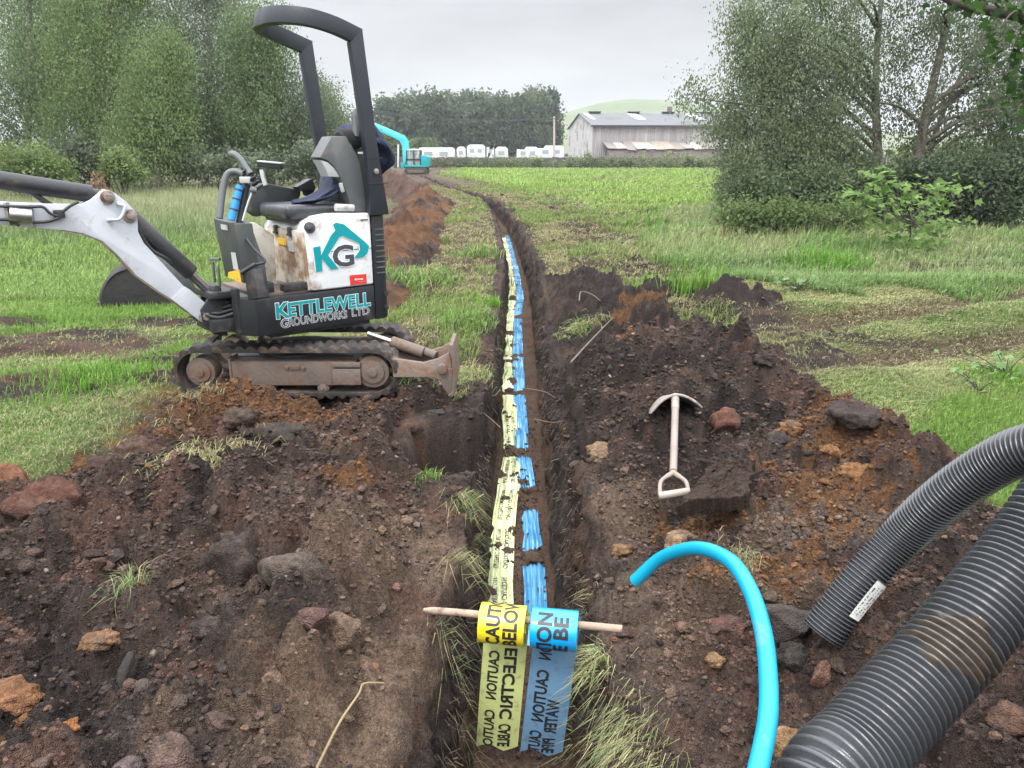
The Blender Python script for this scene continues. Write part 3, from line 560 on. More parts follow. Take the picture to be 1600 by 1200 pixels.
for a in [
 (325, 725, .25, .24, 900, (.04, .12), .95, (.22, .23, .10), .6, 'turf_clod', 'straw-coloured turf thrown on top of the left heap', 'turf'),
 (300, 642, .2, .22, 260, (.05, .11), .9, (.22, .24, .12), .6, 'turf_clod', 'pale thatch of turf beneath the left end of the track', 'turf'),
 (213, 965, .22, .05, 70, (.08, .15), .6, (.20, .27, .11), .3, 'grass_tuft', 'small thin green tuft on the near left heap'),
 (728, 795, .1, .08, 130, (.1, .17), 1.25, (.15, .20, .07), .3, 'grass_tuft', 'grass hanging over the left trench edge at mid length', 'grass tuft', -.6, .7),
 (720, 900, .1, .06, 70, (.08, .17), 1.3, (.15, .18, .08), .4, 'grass_tuft', 'grass hanging over the left trench edge just behind the stick', 'grass tuft', -.4, .6),
 (700, 985, .1, .06, 70, (.08, .17), 1.3, (.15, .18, .08), .4, 'grass_tuft', 'grass hanging under the left end of the stick', 'grass tuft', -.6, .6),
 (672, 752, .12, .08, 110, (.04, .09), .6, GRN, .1, 'grass_tuft', 'bright green sprig on the left trench bank', 'grass tuft'),
 (1000, 1112, .12, .12, 800, (.06, .125), 1.25, (.155, .185, .075), .3, 'turf_edge', 'thick pale fringe of turf drooping over the right trench edge in front', 'turf', 3.8, .4, .85, .34),
 (935, 985, .12, .07, 170, (.08, .17), .9, (.32, .36, .16), .35, 'grass_tuft', 'dry tuft under the right end of the stick', 'grass tuft', 3.3, .6),
 (922, 870, .12, .05, 50, (.06, .14), .9, (.26, .31, .14), .35, 'grass_tuft', 'thin grass on the right trench lip behind the blue tape', 'grass tuft', 3.3, .6),
 (1165, 835, .2, .09, 130, (.05, .11), .7, (.26, .29, .15), .45, 'grass_tuft', 'dry tuft on the right heap near the top of the blue pipe'),
 (748, 402, .0, .35, 420, (.15, .34), .55, GRN, .2, 'grass_clump', 'rounded green clump on the strip left of the trench'),
 (660, 425, .15, .5, 700, (.15, .38), .7, GRN, .2, 'grass_clump', 'long green clump hanging on the orange spoil row'),
 (725, 505, .05, .33, 700, (.10, .26), .6, GRN, .12, 'grass_clump', 'bright green clump above the dozer blade beside the trench'),
 (768, 474, .0, .16, 260, (.08, .2), .5, (.13, .28, .03), .05, 'grass_clump', 'vivid green clump at the trench edge beyond the dozer blade'),
 (740, 580, .1, .2, 380, (.08, .2), .85, (.2, .25, .09), .4, 'grass_clump', 'brownish grass at the left trench edge beside the dozer blade'),
 (1008, 352, .0, .5, 500, (.2, .45), .45, GRN, .2, 'grass_clump', 'upright green clump in the field edge right of the trench'),
 (975, 395, .0, .5, 500, (.15, .35), .6, (.17, .24, .07), .35, 'grass_clump', 'pale rounded clump right of the trench, this side of the upright clump'),
 (995, 440, .1, .2, 300, (.08, .18), .5, (.12, .28, .03), .05, 'grass_clump', 'vivid green clump at the head of the right heap'),
 (1085, 450, .1, .3, 520, (.2, .42), .4, (.13, .26, .04), .1, 'grass_clump', 'tall green clump growing in the small dark heap'),
 (915, 488, .2, .2, 320, (.08, .2), .8, (.18, .25, .08), .4, 'turf_clod', 'turf lump with green blades on the far end of the right heap', 'turf', 3.4, .8),
 (645, 598, .12, .12, 200, (.05, .13), .7, GRN, .25, 'grass_tuft', 'green tuft between the track and the dozer blade'),
 (1290, 415, .0, .6, 900, (.2, .4), .4, (.11, .25, .03), .05, 'grass_clump', 'lush green clump at the edge of the wheel track'),
 (170, 598, .0, .45, 900, (.08, .17), .45, (.12, .27, .03), .05, 'grass_clump', 'lush green clump on the lawn left of the excavator track'),
 (1575, 590, .0, .3, 500, (.06, .14), .5, (.12, .27, .03), .05, 'grass_clump', 'green clump with broad leaves by the right edge of the photo'),
]: tuft(*a)
# rootlets hanging from the trench walls
def roots():
    n = 2600; y = 1.4 + 7 * rng.random(n) ** 1.4; side = rng.random(n) < .55; x = cen(y) + np.where(side, .24 + .06 * rng.random(n), -.22 - .04 * rng.random(n))
    z = np.where(side, -.02 - .38 * rng.random(n), -.02 - .2 * rng.random(n)); x = np.where(side, x - .13 * (-z / .5), x + .05 * (-z / .5))
    V = []; L0 = rng.uniform(.03, .16, n); d = np.stack([np.where(side, -1, 1) * rng.uniform(0, .5, n), rng.normal(0, .6, n), -rng.uniform(.3, 1, n)], 1); P0 = np.stack([x, y, z], 1); w = np.array([.0, 1, .3])[None] * (.0009 + .0004 * y)[:, None]
    P1 = P0 + d * L0[:, None] * .5 + rng.normal(0, .008, (n, 3)); P2 = P0 + d * L0[:, None] * np.array([.6, 1.2, 1])
    V = np.stack([P0 - w, P0 + w, P1 + w, P1 - w, P2], 1).reshape(-1, 3); b = (np.arange(n) * 5)[:, None]; c = np.array([.10, .075, .055]) * rng.uniform(.5, 1.7, (n, 1))
    tag(mesh_np('roots', V, b + np.array([[0, 1, 2, 3]]), b + np.array([[3, 2, 4]]), np.repeat(c, 5, 0), M_grass, False, None, (0, 3, 0)), 'fine brown rootlets hanging from the cut trench walls', 'roots', None, 'stuff')
roots()
def twig(pts, r, label, col=(.12, .085, .058), name='root_twig'):
    q = np.array([P(*a) for a in pts]); mb = MB(); mb.tube(spl(q, 24), np.linspace(r, r * .5, 24), 7); tag(mb.build(name, pm(name, col, .8, 0, None, .4, 80), None, 0, 50, q[0]), label, 'twig')
twig([(892, 566, 5.35), (925, 530, 5.9), (958, 496, 6.5)], .008, 'long straight brown root lying on the dark right heap')
twig([(905, 470, 7.0), (908, 456, 7.3), (925, 460, 7.2), (938, 470, 7.0)], .007, 'looped root at the far end of the right heap')
twig([(495, 1200, 1.55), (530, 1130, 1.6), (560, 1085, 1.66), (569, 1068, 1.68), (600, 1067, 1.70)], .0032, 'dry bent grass stalk rising at the bottom of the left heap', (.21, .155, .08), 'dry_stalk')
twig([(782, 668, 4.4), (750, 640, 4.6), (740, 633, 4.7)], .003, 'root poking into the trench from the left wall')
twig([(835, 655, 4.75), (862, 660, 4.55), (880, 658, 4.5)], .0035, 'root poking into the trench from the right wall')
twig([(815, 606, 5.0), (850, 612, 4.9), (868, 622, 4.8)], .0035, 'thin root crossing the trench near the dozer blade')
twig([(1130, 379, 14.4), (1131, 362, 14.3), (1134, 350, 14.2)], .035, 'short brown stake standing in the grass right of the small dark heap', (.16, .10, .05), 'wooden_stake')
# ------------------------------------------------------------------ mini digger
MUD = (.13, .085, .055)
M_white = pm('white_paint', (.68, .69, .70), .38, 0, ((.26, .18, .11), .28, 5), .15, 30, .05)
M_boomw = pm('boom_paint', (.46, .48, .52), .4, 0, ((.30, .25, .20), .12, 7), .15, 40, .05)
M_dirtyw = pm('dirty_white_paint', (.58, .54, .47), .5, 0, ((.25, .16, .09), .62, 6), .2, 30, .08)
M_beige = pm('beige_panel', (.56, .53, .47), .55, 0, ((.32, .25, .18), .35, 8), .1)
M_dark = pm('charcoal_plastic', (.014, .016, .020), .42, 0, ((.06, .05, .043), .2, 6), .1, 60, .2)
M_dk2 = pm('dark_steel', (.024, .025, .029), .5, .1, ((.08, .06, .048), .3, 9), .2)
M_rops = pm('frame_paint', (.016, .019, .027), .45, 0, ((.035, .035, .04), .2, 8), .1, 80)
M_grey = pm('grey_plastic', (.10, .105, .11), .5, 0, ((.16, .14, .12), .2, 9), .12)
M_lgrey = pm('light_grey_plastic', (.42, .43, .43), .5, 0, ((.25, .2, .16), .2, 9))
M_green = pm('console_grey', (.032, .037, .037), .5, 0, ((.09, .075, .06), .2, 8), .1)
M_rub = pm('track_rubber', (.028, .025, .024), .8, 0, ((.12, .08, .056), .42, 11), .6, 30)
M_mud = pm('muddy_steel', (.15, .118, .098), .75, .1, ((.15, .085, .055), .5, 9), .5, 40)
M_steel = pm('bare_steel', (.45, .44, .43), .3, .9, ((.2, .14, .1), .2, 20))
M_hose = pm('hose_rubber', (.025, .025, .027), .5)
M_vinyl = pm('seat_vinyl', (.035, .037, .043), .28, 0, ((.1, .09, .08), .15, 8), .35, 25)
M_teal = pm('teal_vinyl', (.0, .27, .30), .35, 0, None, 0, 60, .04)
M_wvin = pm('white_vinyl', (.80, .80, .80), .35, 0, None, 0, 60, .03)
M_navyd = pm('charcoal_vinyl', (.05, .055, .065), .4)
M_red = pm('red_vinyl', (.60, .035, .03), .4)
M_yel = pm('yellow_sticker', (.75, .45, .03), .5, 0, ((.2, .15, .1), .3, 40))
M_blue = pm('blue_foam', (.02, .23, .58), .55)
O = np.array([-1.376, 4.765, .176]); TH = R_(220); Hh = np.array([math.cos(TH), math.sin(TH), 0]); Hs = np.array([-Hh[1], Hh[0], 0])
HM = np.eye(4); HM[:3, 0] = Hh; HM[:3, 1] = Hs; HM[:3, 3] = O
def hw(f, l, z): return O + f * Hh + l * Hs + np.array([0, 0, z])
def dep(f, l, z): q = hw(f, l, z); return q[1] * CP + (EYE - q[2]) * SP_
def Sd(u, v, l=.322): return PL(u, v, O + l * Hs, Hs)
def Fr(u, v, f): return PL(u, v, O + f * Hh, Hh)
dg = thing('mini_excavator', (O[0], O[1], .15), 'white and charcoal mini digger with teal lettering standing on rubber tracks beside the trench', 'excavator')
def track(yc, near):
    x0, x1, zc, R = -1.905, -.845, .326, .148; n = 132; Ls = 2 * (x1 - x0) + 2 * math.pi * R; V = []; mb = MB()
    def pt(s, r):
        s %= Ls; a = x1 - x0
        if s < a: return (x1 - s, zc + r)
        s -= a
        if s < math.pi * R: t = s / R; return (x0 - r * math.sin(t), zc + r * math.cos(t))
        s -= math.pi * R
        if s < a: return (x0 + s, zc - r)
        s -= a; t = s / R; return (x1 + r * math.sin(t), zc - r * math.cos(t))
    for i in range(n):
        s = Ls * i / n; lug = .016 if i % 3 else -.004
        for k, (dy, r) in enumerate(((-.09, R - .022), (-.09, R - .004), (-.085, R + lug), (0, R + (lug if i % 3 != 1 else .004)), (.085, R + (.016 if (i + 1) % 3 else -.004)), (.09, R - .004), (.09, R - .022))):
            q = pt(s, r); V.append((q[0], yc + dy, q[1]))
    F = [[i * 7 + k, i * 7 + (k + 1) % 7, ((i + 1) % n) * 7 + (k + 1) % 7, ((i + 1) % n) * 7 + k] for i in range(n) for k in range(7)]
    mb.add(V, F); t = mb.build('rubber_track', M_rub, dg, 0, 25)
    fy = yc - .075
    mb = MB(); mb.box((-1.33, yc, .315), (.76, .13, .15)); mb.box((-1.005, fy - .0, .30), (.17, .03, .10)); mb.box((-1.005, fy - .0, .375), (.17, .025, .03)); mb.box((-1.715, yc, .315), (.014, .145, .19)); mb.box((-1.32, yc - .067, .355), (.06, .012, .03))
    for x in (-1.37, -1.27): mb.cyl((x, yc - .06, .355), (x, yc - .08, .355), .013)
    mb.build('track_frame', M_mud, dg, .008)
    def wheel(nm, x, z, r, holes):
        mb = MB(); mb.cyl((x, yc - .06, z), (x, yc + .06, z), r, n=28); mb.cyl((x, yc - .072, z), (x, yc - .055, z), r * .72, n=24); mb.cyl((x, yc - .082, z), (x, yc - .07, z), r * .3, n=16)
        if holes:
            for a in range(8): mb.box((x + r * .98 * math.cos(a * .785), yc, z + r * .98 * math.sin(a * .785)), (.03, .05, .03), [[math.cos(a * .785), 0, -math.sin(a * .785)], [0, 1, 0], [math.sin(a * .785), 0, math.cos(a * .785)]])
        mb.build(nm, M_mud, dg, .004)
    wheel('idler_wheel', -1.90, .326, .088, 0); wheel('drive_sprocket', -.85, .326, .1, 1)
    for x in (-1.16, -1.5): wheel('track_roller', x, .222, .036, 0)
track(4.49, 1); track(5.04, 0)
mb = MB(); mb.box((-1.376, 4.765, .345), (.78, .42, .10)); mb.cyl((-1.376, 4.765, .37), (-1.376, 4.765, .412), .27, n=32); mb.build('undercarriage', M_dk2, dg, .01)
# dozer blade
arm = [P(u, v, 4.6) for u, v in ((612, 559), (640, 563), (662, 566), (684, 560), (702, 550), (706, 566), (705, 592), (686, 592), (680, 588), (615, 588))]
for oy in (-.02, .27):
    mb = MB(); mb.prism([a + [0, oy, 0] for a in arm], (0, .035, 0)); mb.build('blade_arm', M_mud, dg, .005)
mb = MB(); mb.cyl((-.42, 4.36, .36), (-.42, 4.40, .36), .03); mb.build('pivot_pin', M_mud, dg, .004)
mb = MB()
prof = [(-.375, .535), (-.352, .535), (-.345, .45), (-.335, .33), (-.350, .20), (-.385, .185), (-.39, .195), (-.365, .215), (-.356, .33), (-.362, .45)]
mb.prism([(x, 4.37, z * .93 + .012) for x, z in prof], (0, .32, 0)); mb.build('dozer_blade', M_mud, dg, .004)
mb = MB(); mb.prism([(-.445, 4.385, .35), (-.36, 4.384, .36), (-.352, 4.384, .20), (-.385, 4.385, .19), (-.425, 4.385, .25)], (0, .012, 0)); mb.build('blade_bracket', M_mud, dg, .004)
mb = MB(); mb.cyl(P(575, 521, 4.85), P(618, 536, 4.83), .017); mb.build('ram_rod', M_steel, dg)
mb = MB(); mb.cyl(P(612, 534, 4.83), P(662, 551, 4.80), .038, n=20); mb.cyl(P(660, 548, 4.82), P(682, 556, 4.78), .028); mb.build('blade_ram', M_mud, dg, .004)
# house
mb = MB(HM); mb.prism([(.46, -.22, .405), (.46, .22, .405), (.39, .32, .405), (-.387, .32, .405), (-.387, -.32, .405), (.39, -.32, .405)], (0, 0, .222)); mb.build('lower_body', M_dark, dg, .014)
mb = MB(HM); mb.prism([(.30, -.27, .375), (.30, .27, .375), (-.36, .29, .375), (-.36, -.29, .375)], (0, 0, .035)); mb.build('belly_plate', M_dk2, dg, .01)
mb = MB(HM); pl = [(-.389, .32), (-.45, .318), (-.495, .29), (-.525, .2), (-.535, 0), (-.525, -.2), (-.495, -.29), (-.45, -.318), (-.389, -.32)]
mb.prism([(a, b, .40) for a, b in pl], (0, 0, .665)); cw = mb.build('counterweight', M_dark, dg, .016)
mb = MB(HM)
for k in range(9): mb.box((-.444, .3195, .70 + .034 * k), (.062, .006, .006))
mb.build('louvre', M_grey, cw)
mb = MB(HM)
for z in (.47, .56): mb.cyl((-.47, .30, z), (-.47, .322, z), .014)
mb.build('body_bolt', M_hose, cw)
# engine cover and seat base
prof = [(-.385, .632), (-.385, 1.073), (-.13, 1.079), (-.035, 1.066), (.02, 1.035), (.046, .985), (.035, .632)]
mb = MB(HM); mb.prism([(f, .32, z) for f, z in prof], (0, -.62, 0)); mb.build('engine_cover', M_white, dg, .018, seg=3)
mb = MB(HM); mb.prism([(.050, .296, .634), (.060, .296, .985), (.060, -.22, .985), (.050, -.22, .634)], (-.03, 0, 0)); sb = mb.build('seat_base', M_dirtyw, dg, .008)
mb = MB(HM)
for l in (-.07, .13): mb.box((.064, l, .975), (.02, .035, .05)); mb.box((.07, l, .955), (.015, .05, .014))
mb.build('latch', M_hose, sb, .004)
mb = MB(HM); mb.box((.061, .0, .905), (.004, .12, .042)); mb.build('warning_sticker', M_yel, sb)
mb = MB(HM); mb.box((.061, .13, .885), (.004, .075, .06)); mb.build('notice_sticker', M_lgrey, sb)
mb = MB(HM); mb.cyl((.012, .305, 1.005), (.03, .332, 1.012), .032, n=18); mb.cyl((.02, .31, 1.005), (.035, .34, 1.015), .018); mb.build('filler_cap', M_hose, dg, .004)
mb = MB(HM); mb.box((-.34, .3225, 1.035), (.05, .004, .006)); mb.box((-.20, .321, .86), (.36, .003, .004)); mb.build('cover_seam', M_hose, dg)
mb = MB(HM); mb.box((.20, 0, .635), (.32, .56, .02)); mb.build('foot_plate', M_mud, dg, .004)
mb = MB(HM); mb.box((.31, .23, .675), (.12, .09, .06)); mb.box((.12, .26, .665), (.16, .06, .045)); mb.build('pedal_box', M_dk2, dg, .006)
# logo, lettering, badge
def dec(pts, name, m, par, lift): q = [Sd(u / 5 + 320, v / 5 + 220) + Hs * lift for u, v in pts]; return q
def decal(polys, name, m, par, lift):
    mb = MB()
    for p in polys: mb.prism([Sd(u / 5 + 320, v / 5 + 220) + Hs * lift for u, v in p], Hs * .0015)
    return mb.build(name, m, par)
K1 = [(845, 832), (900, 822), (907, 893), (985, 735), (1018, 700), (1000, 655), (1022, 638), (1085, 652), (1245, 785), (1205, 800), (1075, 742), (1050, 752), (962, 893), (1042, 996), (982, 1006), (912, 918), (918, 1015), (868, 1022)]
K2 = [(1205, 800), (1245, 785), (1282, 822), (1268, 880), (1235, 910), (1163, 918), (1190, 882), (1210, 850)]
def grow(p, d):
    p = np.array(p, float); a = np.roll(p, 1, 0); b = np.roll(p, -1, 0); t = b - a; t /= np.linalg.norm(t, axis=1)[:, None]; return p + np.stack([t[:, 1], -t[:, 0]], 1) * d
lg = decal([grow(K1, 6), grow(K2, 6)], 'logo_outline', M_wvin, dg, .0005); decal([K1, K2], 'logo_emblem', M_teal, lg, .0025)
def on_side(s, f0, f1, z0, z1, name, m, par, lift, off=0):
    V, F = text_fit(s, f0, f1, z0, z1, off); q = O + V[:, :1] * -Hh + Hs * (.322 + lift) + V[:, 1:2] * np.array([0, 0, 1.0])
    mb = MB(); mb.add(q, F); return mb.build(name, m, par)
gf = lambda u, v: (float((Sd(u / 5 + 320, v / 5 + 220) - O) @ -Hh), float(Sd(u / 5 + 320, v / 5 + 220)[2] - O[2]))
a, b = gf(1008, 985), gf(1152, 812)
on_side('G', a[0], b[0], a[1], b[1], 'letter_outline', M_wvin, lg, .0030, .055); on_side('G', a[0], b[0], a[1], b[1], 'letter', M_navyd, lg, .0042, .028)
for s, f0, f1, z0, z1 in (('K', -.270, -.198, .500, .586), ('ETTLEWELL', -.196, .348, .502, .580)):
    on_side(s, f0, f1, z0, z1, 'lettering_outline', M_wvin, dg, .0004, .06); on_side(s, f0, f1, z0, z1, 'lettering', M_teal, dg, .0018, .032)
for s, f0, f1, z0, z1 in (('G', -.250, -.203, .438, .492), ('ROUNDWORKS', -.200, .182, .443, .490), ('LTD', .218, .338, .446, .491)):
    on_side(s, f0, f1, z0, z1, 'lettering_outline', M_wvin, dg, .0004, .034); on_side(s, f0, f1, z0, z1, 'lettering', M_navyd, dg, .0018, -.004)
bd = decal([[(1130, 1052), (1260, 1040), (1265, 1112), (1138, 1128)]], 'badge', M_red, dg, .0005)
a, b = gf(1172, 1090), gf(1235, 1068); on_side('Bobcat', a[0], b[0], a[1], b[1], 'badge_lettering', M_wvin, bd, .0022, .02)
a, b = gf(1200, 1101), gf(1252, 1096); mb = MB(); mb.prism([O - Hh * x + Hs * .3235 + np.array([0, 0, z]) for x, z in ((a[0], a[1]), (b[0], a[1]), (b[0], b[1]), (a[0], b[1]))], Hs * .001); mb.build('badge_line', M_wvin, bd)
# front console
mb = MB(); p = [Fr(u, v, .45) for u, v in ((333, 341), (367, 350), (381, 443), (352, 432))]; mb.prism(p, -Hh * .10); cs = mb.build('front_console', M_green, dg, .008)
mb = MB(); mb.prism([q + Hh * .003 for q in (Fr(358, 425, .45), Fr(375, 421, .45), Fr(378.5, 442, .45), Fr(357, 433, .45))], Hh * .002); mb.build('hazard_sticker', M_yel, cs)
mb = MB(); mb.prism([q + Hh * .003 for q in (Fr(362, 394, .45), Fr(369, 395, .45), Fr(374, 423, .45), Fr(366, 420, .45))], Hh * .002); mb.prism([q + Hh * .003 for q in (Fr(346, 350, .45), Fr(356, 352, .45), Fr(357, 360, .45), Fr(347, 358, .45))], Hh * .002); mb.build('notice_sticker', M_lgrey, cs)
mb = MB(); mb.prism([Fr(u, v, .36) for u, v in ((367, 350), (375, 349), (398, 412), (406, 466), (388, 468), (383, 440))], -Hh * .06); mb.build('console_side', M_dark, dg, .006)
mb = MB(); mb.prism([Fr(u, v, .44) for u, v in ((381, 428), (395, 420), (404, 466), (388, 470))], -Hh * .05); mb.build('console_leg', M_dk2, dg, .004)
mb = MB(); mb.prism([PL(u, v, O - .02 * Hs, Hs) for u, v in ((375, 348), (399, 348), (428, 367), (433, 446), (404, 446), (386, 390))], -Hs * .03); mb.build('inner_panel', M_beige, dg, .004)
D0 = dep(.43, .2, 1.2)
def T(name, pts, r, m, d=None, n=10, par=None, k=16):
    q = spl([P(u, v, (d or D0)) for u, v in pts], k); mb = MB(); rr = r if np.isscalar(r) else np.interp(np.linspace(0, 1, k), np.linspace(0, 1, len(r)), r); mb.tube(q, rr, n); return mb.build(name, m, par or dg, 0, 50)
T('grab_handle', [(343, 341), (347, 305), (351, 282), (358, 270), (370, 268), (381, 273)], .019, M_grey, k=30)
bf = T('foam_sleeve', [(361, 344), (368, 316), (375, 290)], .022, M_blue)
mb = MB()
for t in (.28, .58, .84): a = P(361 + 14 * t, 344 - 54 * t, D0); b = P(361.6 + 14 * t, 341.5 - 54 * t, D0); mb.cyl(a, b, .0232, n=14)
mb.build('tie_band', M_hose, bf)
T('control_column', [(374, 348), (380, 316), (386, 288)], .020, M_dark, D0 + .05)
jb = T('joystick', [(391, 272), (384, 262), (376, 250), (368, 243), (362, 241), (357, 241)], [.020, .018, .019, .021, .022, .010], M_grey, k=24)
mb = MB()
for k in range(5): c = P(383 + 5.5 * k, 268 + 6.2 * k, D0 + .01); dd = np.array([.6, 0, -.75]); mb.tube([c - dd * .008, c, c + dd * .008], [.022, .036 - .002 * k, .022], 16)
mb.build('rubber_boot', M_hose, jb, 0, 50)
mb = MB(); mb.box(P(384, 281, D0), (.06, .04, .035)); mb.build('switch_block', M_lgrey, dg, .006)
T('lever', [(379, 345), (387, 318), (394, 300)], .0055, M_lgrey); T('lever_knob', [(391, 297), (396, 297), (402, 298)], [.012, .022, .015], M_grey)
T('side_rail', [(385, 373), (398, 390), (412, 404), (413, 410), (405, 412), (397, 414)], .0075, M_hose, k=30); T('pedal_arm', [(376, 427), (388, 419), (400, 412)], .012, M_dk2)
mb = MB(); mb.box(P(336, 405, D0 + .15), (.06, .03, .015)); mb.box(P(334, 425, D0 + .15), (.01, .02, .12)); mb.box(P(342, 432, D0 + .15), (.012, .02, .12)); mb.build('work_light_bracket', M_grey, dg, .003)
# right console, arm rest, mirror
mb = MB(); mb.prism([PL(u, v, O - .25 * Hs, Hs) for u, v in ((396, 293), (411, 287), (419, 287), (470, 297), (470, 304), (462, 330), (431, 331), (402, 339), (393, 332), (390, 315))], -Hs * .09); mb.build('right_console', M_green, dg, .008)
mb = MB(); mb.prism([PL(u, v, O - .16 * Hs, Hs) for u, v in ((464, 292), (487, 279), (494, 293), (490, 303), (484, 297), (470, 299))], -Hs * .08); mb.prism([PL(u, v, O - .18 * Hs, Hs) for u, v in ((476, 296), (488, 296), (492, 309), (479, 306))], -Hs * .05); mb.build('arm_rest', M_dark, dg, .006)
mb = MB(); mb.box(P(423, 258, 4.75), (.145, .08, .036), [[.995, 0, .09], [0, 1, 0], [-.09, 0, .995]]); lm = mb.build('mirror_box', M_dk2, dg, .008)  # dark flat mirror-like box on a stalk, not a lamp
mb = MB(); mb.box(P(423, 253.5, 4.74), (.15, .085, .008), [[.995, 0, .09], [0, 1, 0], [-.09, 0, .995]]); mb.bar([P(409, 265, 4.74), P(411, 276, 4.75), P(415, 290, 4.76)], .012, .012); mb.build('mirror_stalk', M_lgrey, lm, .002)
# seat
mb = MB(HM); mb.box((-.10, .0, 1.088), (.42, .42, .09)); s = mb.build('seat', M_vinyl, dg, .042, 60, seg=5)
mb = MB(HM); mb.box((-.10, 0, 1.04), (.36, .36, .03)); mb.build('seat_frame', M_dk2, dg, .008)
mb = MB(HM); mb.box((-.355, -.02, 1.28), (.08, .36, .36), [[.97, 0, -.24], [0, 1, 0], [.24, 0, .97]]); mb.build('seat_back', M_vinyl, dg, .035, 60, seg=4)
# tilted left arm console with boot and joystick
Q = lambda u, v, l=.27: PL(u, v, O + l * Hs, Hs)
mb = MB(); mb.prism([Q(u, v) for u, v in ((518, 213), (541, 213), (549, 226), (556, 239), (562, 252), (569, 295), (574, 331), (552, 331), (541, 300), (532, 277), (522, 260), (512, 251), (500, 246))], -Hs * .13); mb.build('arm_console', M_grey, dg, .007)
mb = MB(); mb.prism([Q(u, v, .262) for u, v in ((501, 250), (512, 253), (522, 262), (532, 277), (514, 276), (508, 262))], -Hs * .11); mb.build('console_lip', M_lgrey, dg, .004)
mb = MB(); a, b = Q(533, 224, .19), Q(560, 214, .19); n = 13; mb.tube([a + (b - a) * i / (n - 1) for i in range(n)], [.085 - .0022 * i if i % 2 else .066 - .0018 * i for i in range(n)], 20); bt = mb.build('bellows_boot', M_hose, dg, 0, 30)
T('arm_joystick', [(556, 214), (556, 196), (555, 182), (556, 173)], [.02, .023, .026, .016], M_grey, dep(-.25, .15, 1.5))
mb = MB(); mb.prism([Q(u, v, .2) for u, v in ((545, 228), (566, 228), (577, 332), (556, 332))], -Hs * .3); mb.build('rear_shroud', M_hose, dg, .01)
mb = MB(); mb.box(Q(566, 239, .28), (.05, .02, .012)); mb.cyl(Q(532, 286, .27), Q(536, 300, .27), .012); mb.cyl(Q(524, 324, .27), Q(552, 325, .27), .022, n=12); mb.build('hinge_fitting', M_lgrey, dg, .003)
# roll-over frame
for s in (1, -1):
    mb = MB(HM); l0 = .345 if s > 0 else -.295
    mb.prism([(-.505, l0, 1.06), (-.372, l0, 1.06), (-.370, l0, 1.42), (-.303, l0, 2.035), (-.385, l0, 2.115), (-.452, l0, 1.42)], (0, -.05, 0)); po = mb.build('frame_post', M_rops, dg, .006)
    if s > 0:
        mb = MB(HM); mb.cyl((-.425, .34, 1.32), (-.425, .356, 1.32), .017); mb.build('bolt', M_steel, po, .003)
        mb = MB(HM); mb.box((-.436, .346, 1.25), (.14, .006, .006)); mb.box((-.425, .346, 1.40), (.10, .006, .006)); mb.build('seam', M_hose, po)
half = [(-.375, .32, 2.066), (-.22, .318, 2.115), (-.09, .285, 2.145), (.0, .20, 2.16), (.045, .09, 2.165), (.05, 0, 2.165)]
loop = half + [(f, -l, z) for f, l, z in half[::-1][1:]]
mb = MB(HM); mb.bar(spl(loop, 60), .046, .024); mb.build('frame_loop', M_rops, dg, .005)
# boom
PH = R_(35); Bh = np.array([-math.cos(PH), -math.sin(PH), 0]); Bs = np.array([-Bh[1], Bh[0], 0]); P0 = P(322, 494, 4.38)
Bp = lambda u, v, o=0: PL(u, v, P0, Bs) - Bs * o
BO = [(333, 490), (329, 484), (287, 447), (250, 407), (225, 380), (216, 362), (215, 342), (211, 330), (197, 315), (178, 301), (168, 297), (158, 299), (140, 313), (125, 320), (87, 319), (50, 318), (0, 316), (-110, 312), (-110, 346), (0, 351), (50, 356), (100, 360), (130, 365), (160, 377), (185, 400), (212, 430), (250, 457), (265, 466), (295, 489), (314, 504), (326, 504)]
mb = MB(); mb.prism([Bp(*q) for q in BO], -Bs * .115); bo = mb.build('boom', M_boomw, dg, .005)
mb = MB(); lo = [(100, 360.5), (130, 365.5), (160, 377.5), (185, 400.5), (212, 430.5), (250, 457.5), (265, 466.5), (295, 489.5)]
for a, b in zip(lo[:-1], lo[1:]): A, B = Bp(*a), Bp(*b); dn = np.cross(B - A, Bs); dn = dn / np.linalg.norm(dn); dn = dn if dn[2] < 0 else -dn; mb.prism([A, B, B + dn * .006, A + dn * .006], -Bs * .115)
mb.build('boom_underside', pm('muddy_underside', (.22, .17, .125), .85, 0, ((.12, .08, .05), .5, 18), .4, 60), bo)
mb = MB()
for u, v, r in ((168, 308, .036), (203, 337, .036), (322, 494, .043)): c = Bp(u, v); mb.cyl(c - Bs * .13, c + Bs * .012, r, n=24); mb.cyl(c, c + Bs * .03, r * .55, n=14)
mb.build('pivot_pin', pm('pin_steel', (.33, .28, .25), .5, .5, ((.14, .09, .06), .5, 30)), bo, .004)
mb = MB(); mb.prism([Bp(u, v) + Bs * .001 for u, v in ((267, 467), (287, 447), (296, 452), (334, 485), (331, 500), (318, 505), (296, 489))], Bs * .006); mb.build('foot_plate_weld', M_boomw, bo, .003)
mb = MB(); mb.tube(spl([Bp(184, 317) + Bs * .0, Bp(186, 319) + Bs * .02, Bp(194, 323) + Bs * .03, Bp(186, 341) + Bs * .03, Bp(172, 343) + Bs * .02, Bp(169, 344)], 26), .009, 10); mb.build('boom_handle', M_boomw, bo, 0, 50)
mb = MB(); mb.cyl(Bp(14, 334) + Bs * .02, Bp(49, 337) + Bs * .02, .035); mb.box(Bp(13, 334) + Bs * .006, (.014, .03, .11)); mb.box(Bp(49, 337) + Bs * .006, (.014, .03, .11)); mb.build('hose_clamp', M_steel, bo, .003)
